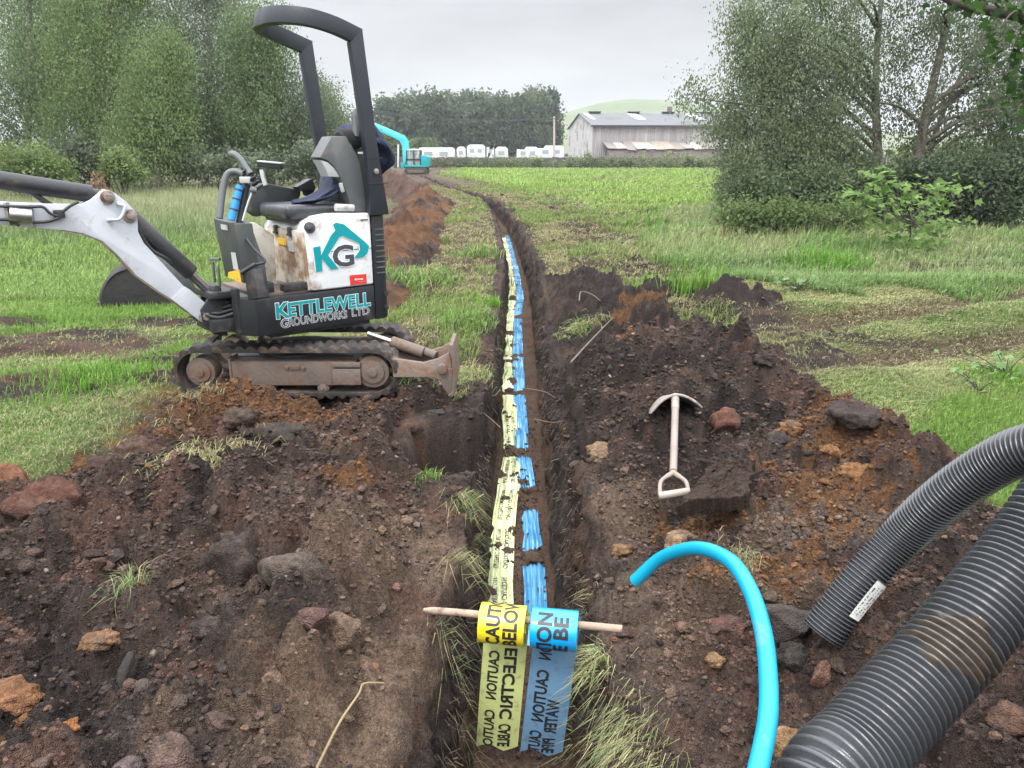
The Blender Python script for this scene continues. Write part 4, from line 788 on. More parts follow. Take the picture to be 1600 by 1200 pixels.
for pts in ([(-20, 322), (14, 322), (48, 323), (66, 323), (78, 333), (90, 337), (96, 332), (108, 322), (122, 315)], [(50, 347), (72, 346), (88, 341), (97, 336)], [(-20, 344), (12, 343), (30, 352)]):
    mb = MB(); mb.tube(spl([Bp(*q) + Bs * .022 for q in pts], 40), .0075, 8); mb.build('hydraulic_hose', M_hose, bo, 0, 50)
mb = MB(); mb.box(Bp(92, 334) + Bs * .015, (.045, .03, .04)); mb.build('hose_coupling', M_dk2, bo, .004)
mb = MB(); c = -Bs * .058; mb.cyl(Bp(-130, 262) + c, Bp(146, 304) + c, .045, n=24); mb.cyl(Bp(140, 303) + c, Bp(168, 308) + c, .03); mb.build('dipper_ram', M_dk2, bo, .004)
mb = MB(); mb.tube(spl([Bp(20, 294) + c, Bp(50, 301) + c, Bp(66, 312) + c, Bp(82, 322) + c], 20), .014, 10); mb.build('hydraulic_hose', M_hose, bo, 0, 50)
mb = MB(); mb.cyl(Bp(203, 337) + c, Bp(303, 429) + c, .047, n=24); mb.build('boom_ram', M_dk2, bo, .004)
mb = MB(); mb.cyl(Bp(298, 424) + c, Bp(336, 460) + c, .02); mb.build('ram_rod', M_steel, bo)
for o in (.02, .05): mb = MB(); mb.tube(spl([Bp(215, 352, o), Bp(235, 388, o), Bp(262, 405, o), Bp(290, 425, o + .03), Bp(330, 462, o), Bp(352, 478, o)], 40), .011, 8); mb.build('hydraulic_hose', M_hose, bo, 0, 50)
mb = MB(); mb.prism([Bp(u, v, .02) for u, v in ((-128, 250), (-104, 262), (-96, 320), (-112, 390), (-140, 545), (-168, 545), (-162, 400), (-150, 330))], -Bs * .075); di = mb.build('dipper', M_boomw, bo, .005)
mb = MB(); mb.prism([Bp(u, v, -.03) for u, v in ((-132, 535), (-176, 540), (-222, 600), (-232, 660), (-196, 700), (-186, 690), (-160, 610))], -Bs * .18); mb.build('digging_bucket', M_dk2, bo, .006)
# swing post
mb = MB(); mb.prism([Bp(u, v, -.02) for u, v in ((331, 446), (338, 446), (344, 456), (343, 474), (352, 505), (355, 524), (334, 522), (316, 506), (312, 484), (322, 470))], -Bs * .03); mb.prism([Bp(u, v, .12) for u, v in ((331, 446), (338, 446), (344, 456), (343, 474), (352, 505), (355, 524), (334, 522), (316, 506), (312, 484), (322, 470))], -Bs * .03); mb.cyl(Bp(337, 452, -.03), Bp(337, 452, .16), .026); mb.prism([Bp(u, v, .0) for u, v in ((300, 497), (316, 506), (338, 523), (356, 525), (352, 512), (330, 508))], -Bs * .11); mb.build('swing_post', M_dk2, dg, .006)
mb = MB(HM); mb.box((.51, .04, .645), (.16, .26, .04)); mb.box((.51, .04, .47), (.18, .28, .075)); mb.box((.50, .04, .56), (.06, .12, .16)); mb.box((.455, .20, .55), (.03, .07, .26)); mb.build('front_casting', M_dk2, dg, .008)
for k in range(4): mb = MB(); mb.tube(spl([hw(.62, .02 + .03 * k, .60 - .02 * k), hw(.55, .06 + .03 * k, .575 - .02 * k), hw(.46, .1 + .02 * k, .59 - .02 * k)], 16), .012, 8); mb.build('hydraulic_hose', M_hose, dg, 0, 50)
# jacket hung over the seat back
def jacket():
    path = spl([hw(.02, .10, 1.145), hw(-.10, .12, 1.16), hw(-.22, .13, 1.22), hw(-.30, .10, 1.36), hw(-.36, .06, 1.50), hw(-.45, .08, 1.56), hw(-.54, .105, 1.50), hw(-.595, .12, 1.40), hw(-.585, .12, 1.30)], 46)
    wd = np.interp(np.linspace(0, 1, 46), [0, .12, .3, .5, .62, .78, .92, 1], [.02, .09, .12, .13, .13, .13, .12, .03]); th = np.interp(np.linspace(0, 1, 46), [0, .15, .5, .7, .85, 1], [.008, .02, .03, .055, .06, .01])
    T_ = np.gradient(path, axis=0); T_ /= np.linalg.norm(T_, axis=1)[:, None]; V = []; n = 28
    for i in range(46):
        s = Hs - (Hs @ T_[i]) * T_[i]; s /= np.linalg.norm(s); w = np.cross(T_[i], s)
        for k in range(n): a = 2 * math.pi * k / n; r = 1 + .16 * math.sin(3 * a + i * .55) + .10 * math.sin(5 * a - i * .8); V.append(path[i] + s * math.cos(a) * wd[i] * r + w * math.sin(a) * th[i] * (1 + .45 * math.sin(4 * a + i * .4)))
    F = [[i * n + k, i * n + (k + 1) % n, (i + 1) * n + (k + 1) % n, (i + 1) * n + k] for i in range(45) for k in range(n)] + [list(range(n))[::-1], [45 * n + k for k in range(n)]]
    mb = MB(); mb.add(V, F); tag(mb.build('jacket', pm('navy_cloth', (.018, .024, .055), .9, 0, None, .5, 90, .25), None, 0, 60, hw(-.3, .1, 1.2)), 'navy jacket draped over the seat of the mini digger', 'jacket')
jacket()
# ------------------------------------------------------------------ shovel
def shovel():
    c = P(1055, 634, 4.03) + np.array([0, 0, .028]); top = P(1052, 737, 3.42); ax = (c - top) / np.linalg.norm(c - top)
    m_h = pm('weathered_handle', (.225, .185, .162), .6, 0, ((.25, .18, .13), .25, 14), .25, 60); m_b = pm('worn_shovel_steel', (.26, .235, .205), .5, .15, ((.16, .115, .085), .4, 12), .2)
    sh = thing('shovel', c, 'short wooden D-handled shovel stuck blade first into the right spoil heap', 'shovel')
    rt = np.array([.985, .0, .12]); rt /= np.linalg.norm(rt); fw = np.array([.03, .93, -.28]); up = np.cross(rt, fw); up /= np.linalg.norm(up); mb = MB(); V = []; ns, ntt = 17, 12
    for lay in (0, 1):
        for j in range(ntt):
            t = j / (ntt - 1)
            for i in range(ns): s = -1 + 2 * i / (ns - 1); V.append(c + rt * (.138 * s * (1 - .25 * t * t)) + up * (.074 * (1 - s * s) - .050 - lay * .005 + .012 * (1 - t) * (1 - abs(s))) + fw * (.30 * t * (1 - .12 * s * s) + .012 * abs(s)))
    b = ns * ntt; F = [[j * ns + i, j * ns + i + 1, (j + 1) * ns + i + 1, (j + 1) * ns + i] for j in range(ntt - 1) for i in range(ns - 1)]; F += [[b + q for q in f[::-1]] for f in F]
    rim = [i for i in range(ns)] + [j * ns + ns - 1 for j in range(1, ntt)] + [(ntt - 1) * ns + i for i in range(ns - 2, -1, -1)] + [j * ns for j in range(ntt - 2, 0, -1)]
    F += [[rim[k], b + rim[k], b + rim[(k + 1) % len(rim)], rim[(k + 1) % len(rim)]] for k in range(len(rim))]
    mb.add(V, F); mb.tube(np.array([V[i] for i in range(ns)]) - fw * .004 - up * .004, [.003] + [.0085] * (ns - 2) + [.003], 8); mb.tube([c - ax * .10, c + ax * .02 + up * .012, c + fw * .14 + up * .012], [.020, .022, .010], 14); mb.build('blade', m_b, sh, 0, 45)
    mb = MB(); mb.tube([c - ax * .02, c - ax * .3, top], [.0185, .018, .0175], 14); mb.build('shaft', m_h, sh, 0, 50)
    g0, g1 = P(1031, 775, 3.26), P(1076, 768, 3.26); mb = MB()
    for g, k in ((g0, -1), (g1, 1)): m1 = P(1052 + 19 * k, 752, 3.34); mb.tube(spl([top + ax * .02, top - ax * .015 + np.array([.006 * k, 0, 0]), m1, g + (g0 - g1) * .0], 16), [.0125] * 8 + [.0095] * 8, 10)
    mb.build('yoke', m_h, sh, 0, 50)
    mb = MB(); e = (g1 - g0) * .06; mb.tube([g0 - e * .6, g0 + e, g1 - e, g1 + e * .6], [.0155, .0175, .0175, .0155], 14); mb.build('grip', pm('grip_plastic', (.27, .23, .195), .5, 0, ((.3, .24, .18), .2, 20)), sh, 0, 50)
shovel()
# ------------------------------------------------------------------ warning tape
def film(name, col, trans, rough=.25):
    m, N, L, b = newmat(name); b.inputs['Base Color'].default_value = (*col, 1); b.inputs['Roughness'].default_value = rough; b.inputs['Specular IOR Level'].default_value = .9
    tc = N.new('ShaderNodeTexCoord'); n = N.new('ShaderNodeTexNoise'); n.inputs['Scale'].default_value = 35; n.inputs['Detail'].default_value = 7; L.new(tc.outputs['Object'], n.inputs[0])
    r = N.new('ShaderNodeMapRange'); r.inputs[1].default_value = .56; r.inputs[2].default_value = .72; r.inputs[4].default_value = .45; L.new(n.outputs[0], r.inputs[0]); mx = N.new('ShaderNodeMix'); mx.data_type = 'RGBA'
    L.new(r.outputs[0], mx.inputs[0]); mx.inputs[6].default_value = (*col, 1); mx.inputs[7].default_value = (.16, .12, .09, 1); L.new(mx.outputs[2], b.inputs['Base Color'])
    if trans:
        t = N.new('ShaderNodeBsdfTranslucent'); L.new(mx.outputs[2], t.inputs[0]); ms = N.new('ShaderNodeMixShader'); ms.inputs[0].default_value = trans; L.new(b.outputs[0], ms.inputs[1]); L.new(t.outputs[0], ms.inputs[2]); L.new(ms.outputs[0], N['Material Output'].inputs[0])
    return m
M_ink = pm('black_print', (.02, .02, .022), .45)
SA, SB = P(662, 953, 2.44), P(972, 983, 2.36); ax = (SB - SA) / np.linalg.norm(SB - SA)
mb = MB(); mb.tube(spl([SA - ax * .0, SA + ax * .15 + [0, 0, .003], SA + ax * .35, SB + [0, 0, 0]], 30), np.interp(np.linspace(0, 1, 30), [0, .06, 1], [.006, .0115, .0125]), 10); tag(mb.build('stick', pm('bare_stick', (.30, .22, .165), .8, 0, ((.16, .11, .08), .3, 25), .4, 70), None, 0, 50, SA), 'bare wooden stick laid across the trench carrying two tape rolls', 'stick')
def bis(V, F, ax_i, step):
    bm = bmesh.new(); vs = [bm.verts.new(v) for v in V]
    for f in F: bm.faces.new([vs[i] for i in f])
    lo, hi = V[:, ax_i].min(), V[:, ax_i].max(); k = lo + step
    while k < hi:
        n = [0, 0, 0]; n[ax_i] = 1; c = [0, 0, 0]; c[ax_i] = k; bmesh.ops.bisect_plane(bm, geom=bm.verts[:] + bm.edges[:] + bm.faces[:], plane_co=c, plane_no=n); k += step
    bm.verts.index_update(); V2 = np.array([v.co[:] for v in bm.verts]); F2 = [[v.index for v in f.verts] for f in bm.faces]; bm.free(); return V2, F2
def tape_roll(u, v, d, name, label, croll, cstrip, strip_words, roll_words, length, skew):
    C = P(u, v, d); C = SA + ax * ((C - SA) @ ax) - np.array([0, 0, .024]); r, hw_ = .063, .073
    n2 = np.cross(ax, [0, 0, 1.0]); n2 /= np.linalg.norm(n2); fr = n2 if n2[1] < 0 else -n2; up = np.cross(fr, ax); up = up if up[2] > 0 else -up
    th = thing(name, C, label, 'tape roll'); mb = MB(); n = 56; V = []
    for lay, (rr, w) in enumerate(((r, hw_), (r - .002, hw_ + .0015), (.030, hw_ + .0015), (.026, hw_))):
        pass
    prof = [(.024, -hw_), (.024, hw_), (r, hw_), (r, -hw_)]
    for k in range(n):
        a = 2 * math.pi * k / n
        for rr, w in prof: V.append(C + ax * w + (fr * math.cos(a) + up * math.sin(a)) * rr)
    F = [[k * 4 + j, k * 4 + (j + 1) % 4, ((k + 1) % n) * 4 + (j + 1) % 4, ((k + 1) % n) * 4 + j] for k in range(n) for j in range(4)]
    mb.add(V, F); ro = mb.build('roll', film(name + '_film', croll, .0, .2), th, .002, 30)
    def rollpt(s, w, rr):           # s upward from the front tangent line
        a = s / r; return C + ax * w[:, None] + (fr * np.cos(a)[:, None] + up * np.sin(a)[:, None]) * rr
    def strippt(s, w, o):           # s downward from the back tangent line
        sw = w + skew * (s - .1)
        return C + ax * sw[:, None] - fr * ((r - o + .005 * np.sin(s * 11 + 1) * np.clip(s * 6, 0, 1))[:, None]) + up * (-s)[:, None]
    ss = np.linspace(-.01, length, 36); ww = np.linspace(-hw_, hw_, 7); S, Wd = np.meshgrid(ss, ww, indexing='ij'); S2, W2 = S.ravel(), Wd.ravel(); S2 = S2 + (np.abs(S2 - length) < 1e-6) * .012 * np.sin(W2 * 60)
    A = strippt(S2, W2, .0015 + .003 * np.cos(W2 * 40) * np.clip(S2 * 5, 0, 1)); mb = MB(); nc = 7; F = [[i * nc + j, i * nc + j + 1, (i + 1) * nc + j + 1, (i + 1) * nc + j] for i in range(35) for j in range(6)]; m_ = len(A)
    mb.add(np.vstack([A, A - fr * .0006]), F + [[m_ + q for q in f[::-1]] for f in F]); st = mb.build('hanging_strip', film(name + '_strip', cstrip, .25, .35), th, 0, 60)
    mb = MB()
    for w, s0, s1, x0, x1 in strip_words:
        V, F = text_fit(w, s0, s1, -x1, -x0, .032); V, F = bis(V, F, 0, .012); k = (V[:, 0] > -.004).all()
        mb.add(strippt(V[:, 0], -V[:, 1], .0034 + .003 * np.cos(V[:, 1] * 40) * np.clip(V[:, 0] * 5, 0, 1)), F)
    mb.build('lettering', M_ink, st)
    mb = MB()
    for w, s0, s1, x0, x1 in roll_words:
        V, F = text_fit(w, s0, s1, -x1, -x0, .035); V, F = bis(V, F, 0, .006); mb.add(rollpt(V[:, 0], -V[:, 1], r + .0012), F)
    mb.build('lettering', M_ink, ro)
    return th
tape_roll(785, 976, 2.40, 'yellow_tape_roll', 'yellow electric cable warning tape roll hanging on the stick, left of the blue one', (.74, .58, .02), (.62, .67, .28), [('CAUTION', .150, .337, -.050, -.016), ('CAUTIO', .384, .54, -.050, -.016), ('ELECTRIC', .135, .412, .002, .042), ('CABLE', .437, .535, .002, .042)], [('CAUTION', -.040, .185, -.045, -.004), ('BELOW', -.040, .145, .008, .050)], .545, -.055)
tape_roll(866, 985, 2.385, 'blue_tape_roll', 'blue water pipe warning tape roll hanging on the stick, right of the yellow one', (.0, .30, .66), (.17, .33, .50), [('CAUTION', -.005, .162, -.047, -.008), ('CAUTION', .203, .407, -.047, -.008), ('CAUT', .45, .54, -.047, -.008), ('WATER', .313, .454, .000, .040), ('PIPE', .478, .54, .000, .040)], [('UTION', -.10, .088, -.050, -.006), ('PE', -.07, -.015, .002, .044), ('BE', .010, .075, .002, .044)], .545, -.075)
def laid_tape(name, label, px, col, word, gaps, seed):
    c = np.array([Gz(u, v, -.47)[:2] for u, v in px]); q = spl(np.c_[c, np.zeros(len(c))], 900)[:, :2]; d = np.r_[0, np.cumsum(np.linalg.norm(np.diff(q, axis=0), axis=1))]; n = int(d[-1] / .025); dd = np.linspace(0, d[-1], n); cx, cyy = np.interp(dd, d, q[:, 0]), np.interp(dd, d, q[:, 1])
    cx = cx + .008 * fbm(dd * 1.2, dd * 0, seed, 2); zz = surf(cx, cyy); zz = np.convolve(np.pad(zz, 6, 'edge'), np.ones(13) / 13, 'valid') + .022
    for y0, w in gaps: zz = zz - .065 * np.exp(-((cyy - y0) / w) ** 4)
    tg = np.gradient(np.c_[cx, cyy], axis=0); tg /= np.linalg.norm(tg, axis=1)[:, None]; nr = np.c_[tg[:, 1], -tg[:, 0]]
    W_ = np.linspace(-1, 1, 29); hw_ = (.066 if word else .055) + .010 * fbm(dd * 2, dd * 0 + 5, seed + 1, 2)
    def at(s, w, lift=0):
        i = np.clip(s / dd[-1] * (n - 1), 0, n - 1); f = lambda a: np.interp(i, np.arange(n), a); h = f(hw_)
        wv = .010 * fbm(w * 9 + 3, s * 1.3, seed + 2, 3) * (1 if word else 1.9) + .006 * fbm(w * 3, s * 7, seed + 3, 2) + .0035 * fbm(w * 24, s * 2.5, seed + 4, 2) - .010 * w * w
        return np.stack([f(cx) + f(nr[:, 0]) * h * w, f(cyy) + f(nr[:, 1]) * h * w, f(zz) + wv + lift], 1)
    S, Wd = np.meshgrid(dd, W_, indexing='ij'); A = at(S.ravel(), Wd.ravel()); F = [[i * 29 + j, i * 29 + j + 1, (i + 1) * 29 + j + 1, (i + 1) * 29 + j] for i in range(n - 1) for j in range(28)]
    mb = MB(); mb.add(A, F); o = mb.build(name, film(name + '_film', col, .12, .13), None, 0, 80, A.mean(0)); tag(o, label, 'warning tape')
    mb = MB(); s = .1
    while word and s < min(dd[-1], 3.2):
        for w, w0, w1, ln in word: V, F = text_fit(w, s, s + ln, w0, w1, .01, 1); V, F = bis(V, F, 0, .05); mb.add(at(V[:, 0], V[:, 1], .0025), F)
        s += max(x[3] for x in word) + .10
    if word: mb.build('lettering', M_ink, o)
laid_tape('yellow_tape', 'pale yellow warning tape lying along the trench floor, left of the blue tape', [(778, 1000), (781, 940), (783, 880), (788, 810), (797, 740), (801, 690), (794, 620), (790, 560), (795, 500), (799, 460), (797, 420), (789, 382), (782, 358)], (.62, .66, .34), [('CAUTION CAUTION', .16, .56, .42), ('ELECTRIC CABLE BELOW', -.56, -.16, .42)], [(5.2, .10), (6.6, .05), (7.6, .05), (9, .1), (11.2, .12), (22, 2.2)], 400)
laid_tape('blue_tape', 'crumpled blue warning tape lying along the trench floor, right of the yellow tape', [(842, 1000), (838, 940), (834, 880), (830, 820), (822, 745), (816, 690), (812, 620), (809, 560), (809, 500), (812, 460), (806, 420), (797, 385), (788, 358)], (.09, .32, .56), [], [(5.15, .10), (4.37, .13), (3.66, .10), (6.57, .05), (8.0, .08), (10, .1), (12.5, .12), (23, 2.2)], 410)
for (u, v, w, nm) in ((800, 700, .16, 'on the yellow tape where it dips out of sight'), (790, 778, .10, 'on the middle of the yellow tape nearest the shovel'), (776, 856, .09, 'on the near yellow tape, left of the other one'), (795, 858, .09, 'on the right edge of the near yellow tape'), (826, 766, .13, 'burying the blue tape beside the shovel grip'), (812, 705, .14, 'burying the blue tape further back'), (832, 868, .13, 'burying the nearest stretch of blue tape'), (795, 612, .09, 'on the yellow tape beside the dozer blade'), (813, 612, .11, 'on the blue tape beside the dozer blade')):
    rock(u, v, -.47, w, .055, (.10, .068, .05), 'soil_clod', 'lump of soil ' + nm, 'clod', int(u + v), .7, u, 0, .4)
# ------------------------------------------------------------------ pipes
def pipe():
    q = spl([P(*a) for a in ((992, 908, 2.60), (1035, 871, 2.52), (1090, 857, 2.36), (1140, 876, 2.18), (1172, 922, 2.03), (1192, 985, 1.90), (1200, 1050, 1.80), (1200, 1120, 1.70), (1185, 1200, 1.60), (1165, 1280, 1.5), (1130, 1400, 1.38))] + [np.array((.36, .82, .20)), np.array((.42, .45, .14)), np.array((.6, -.1, .14))], 110)
    m = pm('blue_plastic_pipe', (.003, .28, .45), .32, 0, ((.10, .22, .27), .12, 8), .1, 60, .05)
    mb = MB(); mb.tube(q, .0222, 22, False); mb.tube(q[::-1], .0185, 22, False); b = len(mb.v) // 2; n = 22; m_ = len(q)
    mb.f += [[k, (k + 1) % n, b + (m_ - 1) * n + (-k - 1) % n, b + (m_ - 1) * n + (-k) % n] for k in range(n)]
    tag(mb.build('water_pipe', m, None, 0, 60, q[0]), 'bright blue plastic water pipe arching up from the right spoil heap', 'pipe')
pipe()
def duct(name, label, px, r, pitch, seed, sticker=None, mud=None, pre=(), post=()):
    q0 = spl([np.array(a) for a in pre] + [P(*a) for a in px] + [np.array(a) for a in post], 900); d = np.r_[0, np.cumsum(np.linalg.norm(np.diff(q0, axis=0), axis=1))]; n = int(d[-1] / pitch * 7); dd = np.linspace(0, d[-1], n); q = np.stack([np.interp(dd, d, q0[:, i]) for i in range(3)], 1); q = np.stack([np.convolve(np.pad(q[:, i], 10, 'edge'), np.ones(21) / 21, 'valid') for i in range(3)], 1)
    ph = np.cos(dd / pitch * 2 * math.pi); rr = r - .0055 + .0055 * np.tanh(2.2 * ph) / np.tanh(2.2)
    T_ = np.gradient(q, axis=0); T_ /= np.linalg.norm(T_, axis=1)[:, None]; u = np.array([0, 0, 1.0]); ns = 40; V = np.zeros((n, ns, 3)); U_, W_ = [], []
    an = np.arange(ns) * 2 * math.pi / ns
    for i in range(n):
        u = u - (u @ T_[i]) * T_[i]; u /= np.linalg.norm(u); w = np.cross(T_[i], u); U_.append(u.copy()); W_.append(w); V[i] = q[i] + rr[i] * (np.cos(an)[:, None] * u + np.sin(an)[:, None] * w)
    V = V.reshape(-1, 3); i = np.arange((n - 1) * ns); a, k = i // ns, i % ns; F = np.stack([a * ns + k, a * ns + (k + 1) % ns, (a + 1) * ns + (k + 1) % ns, (a + 1) * ns + k], 1)
    inn = q[:, None, :] + (r - .012) * (np.cos(an)[None, :, None] * np.array(U_)[:, None] + np.sin(an)[None, :, None] * np.array(W_)[:, None]); inn = inn.reshape(-1, 3); b = len(V); F = np.vstack([F, F[:, ::-1] + b, np.stack([np.arange(ns), b + np.arange(ns), b + (np.arange(ns) + 1) % ns, (np.arange(ns) + 1) % ns], 1)])
    V = np.vstack([V, inn]); c = np.tile(np.array([.040, .042, .047]), (len(V), 1))
    ms = np.clip(sst(.12, .42, fbm(V[:, 0] * 5, V[:, 1] * 5 + V[:, 2] * 4, seed, 4)) * .04 + (0 if mud is None else 0), 0, 1)
    if mud is not None:
        mc = np.array([P(*mud[:3])]); dist = np.linalg.norm((V - mc) / np.array(mud[3]), axis=1) + 1.1 * fbm(V[:, 0] * 26, V[:, 1] * 26 + V[:, 2] * 21, seed + 5, 5, .65); ms = np.maximum(ms, 1 - sst(.8, .95, dist)); V = V + (ms * (np.arange(len(V)) < b) * .004 * (dist < .95))[:, None] * (V - np.repeat(np.vstack([q, q]), ns, 0)) / r
    c = mixc(c, np.array([.058, .045, .036]), ms) * (1 + .5 * fbm(V[:, 0] * 160, V[:, 1] * 160 + V[:, 2] * 150, 77, 3) * ms)[:, None]; m = attmat('black_duct_plastic', .24, 160, .15, .1, .002, .7)
    o = mesh_np(name, V, F, None, c, m, True, None, tuple(q[0])); tag(o, label, 'duct')
    if sticker:
        s0, s1, dirv, half = sticker; rows_ = []; i0, i1 = np.searchsorted(dd, s0), np.searchsorted(dd, s1); V = []; st = list(range(i0, i1, 3))
        for i in st:
            a0 = math.atan2(dirv @ W_[i], dirv @ U_[i])
            for t in np.linspace(-half, half, 8): a = a0 + t; V.append(q[i] + (r + .0016 - .0012 * (1 - ph[i])) * (math.cos(a) * U_[i] + math.sin(a) * W_[i]))
        F = [[x * 8 + y, x * 8 + y + 1, (x + 1) * 8 + y + 1, (x + 1) * 8 + y] for x in range(len(st) - 1) for y in range(7)]; mb = MB(); mb.add(V, F); lb = mb.build('label', pm('paper_label', (.55, .55, .53), .6, 0, ((.2, .2, .2), .25, 70)), o, 0, 60)
        mb = MB(); V = np.array(V).reshape(len(st), 8, 3); outn = np.array([(V[x].mean(0) - q[st[x]]) for x in range(len(st))]); outn /= np.linalg.norm(outn, axis=1)[:, None]
        for rw, (y0, y1) in enumerate(((1, 2), (3, 4), (5, 6))):
            x = 3
            while x < len(st) - 4:
                l = int(rng.integers(1, 4)); A = [V[x, y0], V[x + l, y0], V[x + l, y0] * .4 + V[x + l, y1] * .6, V[x, y0] * .4 + V[x, y1] * .6]; mb.add([p + outn[x] * .0008 for p in A], [[0, 1, 2, 3]]); x += l + 1
        mb.build('label_print', M_ink, lb)
duct('corrugated_duct', 'black corrugated duct with a white label, its cut end resting on the right heap', [(1283, 991, 2.27), (1342, 913, 2.25), (1410, 838, 2.22), (1475, 778, 2.12), (1544, 730, 2.02), (1610, 700, 1.92), (1720, 690, 1.78), (1850, 740, 1.62)], .0635, .0123, 500, (.10, .235, np.array([.22, -.80, .06]), .34), None, (), [(1.56, 1.32, .78), (1.66, 1.05, .42), (1.62, .7, .18), (1.5, .2, .14)])
duct('corrugated_duct', 'muddy black corrugated duct crossing the lower right corner, nearest the camera', [(1280, 1246, 1.0), (1342, 1169, 1.05), (1405, 1098, 1.09), (1469, 1031, 1.12), (1546, 938, 1.15), (1605, 865, 1.17), (1665, 780, 1.18), (1760, 640, 1.2)], .0635, .0125, 510, None, (1490, 1015, 1.07, (.058, .068, .052)), [(.75, -.35, .16), (.55, .1, .22), (.40, .48, .47), (.36, .70, .66)], [(1.22, 1.12, 1.32), (1.48, 1.0, 1.25), (1.72, .8, .9), (1.82, .6, .4), (1.8, .2, .16)])

def bucket():
    b = Gz(228, 480, 0.0); t = thing('bucket', tuple(b), 'rounded black muddy digger bucket lying mouth down on the grass behind the boom', 'bucket'); cz, sz = math.cos(.28), math.sin(.28)
    M = np.eye(4); M[:3, 0] = (cz, sz, 0); M[:3, 1] = (-sz, cz, 0); M[:3, 3] = b
    pr = [(.47, -.03), (.45, .15), (.36, .34), (.2, .46), (0, .50), (-.2, .46), (-.36, .33), (-.46, .14), (-.48, -.03)]; pr = spl([(x, 0, z) for x, z in pr], 34)
    m = pm('muddy_black_steel', (.010, .0095, .010), .65, 0, ((.024, .019, .017), .5, 5), 1.0, 12, .3); mb = MB(M); ny = 16; n = len(pr); V = []
    for j in range(ny):
        y = -.05 + .7 * j / (ny - 1); k = 1 - .10 * (abs(j - 7.5) / 7.5) ** 4
        for p in pr: V.append((p[0] * k + .008 * math.sin(9 * p[2] + j), y + .012 * math.sin(8 * p[0]), p[2] * k + .010 * math.sin(13 * p[0] + 1.3 * j)))
    mb.add(V, [[j * n + i, j * n + i + 1, (j + 1) * n + i + 1, (j + 1) * n + i] for j in range(ny - 1) for i in range(n - 1)]); mb.build('shell', m, t, 0, 60)
    mb = MB(M); mb.prism([(p[0] * .915, -.045, p[2] * .915) for p in pr], (0, .02, 0)); mb.build('side_plate', m, t, .006)
    mb = MB(M); mb.box((-.44, .3, .03), (.05, .66, .10)); mb.box((.43, .3, .03), (.05, .66, .10)); mb.build('cutting_edge', M_dk2, t, .006)
bucket()
# ------------------------------------------------------------------ foliage
def leaf_quads(C, L, Wd, dirs, nrm):
    a = dirs * (L * .5)[:, None]; b = np.cross(dirs, nrm); b /= np.linalg.norm(b, axis=1)[:, None] + 1e-9; b = b * (Wd * .5)[:, None]
    V = np.stack([C - a, C + b - a * .1, C + a, C - b - a * .1], 1).reshape(-1, 3); return V, (np.arange(len(C)) * 4)[:, None] + np.array([[0, 1, 2, 3]])
def crown(name, parent, ell, n, L, Wd, cols, droop=.3, csz=.35, per=70, seed=0, sky=0.0, cz=1.2):
    r = np.random.default_rng(seed); ell = np.array(ell, float); vol = np.prod(ell[:, 3:6], axis=1) ** .67 * (ell[:, 6] if ell.shape[1] > 6 else 1); vol /= vol.sum()
    nc = max(4, n // per); k = r.choice(len(ell), nc, p=vol); d = r.normal(size=(nc, 3)); d /= np.linalg.norm(d, axis=1)[:, None]; rad = r.random(nc) ** .42
    cc = ell[k, :3] + d * rad[:, None] * ell[k, 3:6]; cs = csz * r.uniform(.5, 1.5, nc); m = nc * per; ci = np.repeat(np.arange(nc), per)
    off = np.clip(r.normal(size=(m, 3)), -1.7, 1.7) * np.array([.5, .5, .42 * cz]); off[:, 2] -= np.abs(off[:, 0] + off[:, 1]) * .3 * droop
    C = cc[ci] + off * cs[ci][:, None]; C[:, 2] = np.maximum(C[:, 2], .05)
    dr = r.normal(size=(m, 3)); dr[:, 2] -= droop * 2.2; dr /= np.linalg.norm(dr, axis=1)[:, None]; nr = r.normal(size=(m, 3)) + np.array([0, -.4, 1.1]); s = r.uniform(.6, 1.35, m)
    V, F = leaf_quads(C, L * s, Wd * s, dr, nr)
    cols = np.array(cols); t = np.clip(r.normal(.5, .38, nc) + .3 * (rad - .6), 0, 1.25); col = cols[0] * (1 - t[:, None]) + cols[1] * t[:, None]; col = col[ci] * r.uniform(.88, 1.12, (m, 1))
    return mesh_np(name, V, F, None, np.repeat(np.clip(col, .005, .7), 4, 0), M_leaf, False, parent), cc
def wood(name, parent, paths, mat):
    mb = MB()
    for p, r0, r1 in paths: q = spl(p, 12 if len(p) > 2 else 6); mb.tube(q, np.linspace(r0, r1, len(q)), 8)
    return mb.build(name, mat, parent, 0, 60)
M_birch = pm('birch_bark', (.17, .15, .13), .85, 0, ((.06, .05, .04), .5, 6), .6, 20, .3)
M_dbark = pm('dark_bark', (.055, .045, .036), .9, 0, ((.09, .08, .06), .4, 5), .8, 18, .3)
def tree(name, label, x, y, ell, n, L, Wd, cols, seed, trunk, mat=None, droop=.3, csz=.4, per=70, limbs=10, group=None, cat='tree', cz=1.2, tr=.14):
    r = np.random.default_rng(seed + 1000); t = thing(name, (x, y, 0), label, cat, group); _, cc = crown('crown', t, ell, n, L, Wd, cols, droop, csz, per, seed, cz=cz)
    tp = spl(trunk, 30); paths = [(trunk, tr, tr * .35)]
    for i in r.choice(len(cc), min(limbs, len(cc)), False):
        c = cc[i]; j = int(np.clip(np.argmin(np.abs(tp[:, 2] - (c[2] - .5 * np.linalg.norm(c[:2] - tp[15, :2])))), 2, 29)); a = tp[j]; paths.append(([a, (a + c) / 2 + np.array([0, 0, .12 * np.linalg.norm(c - a)]), c], tr * .38, tr * .07))
    wood('trunk', t, paths, mat or M_dbark); return t
def at(u, v, d): return P(u, v, d)
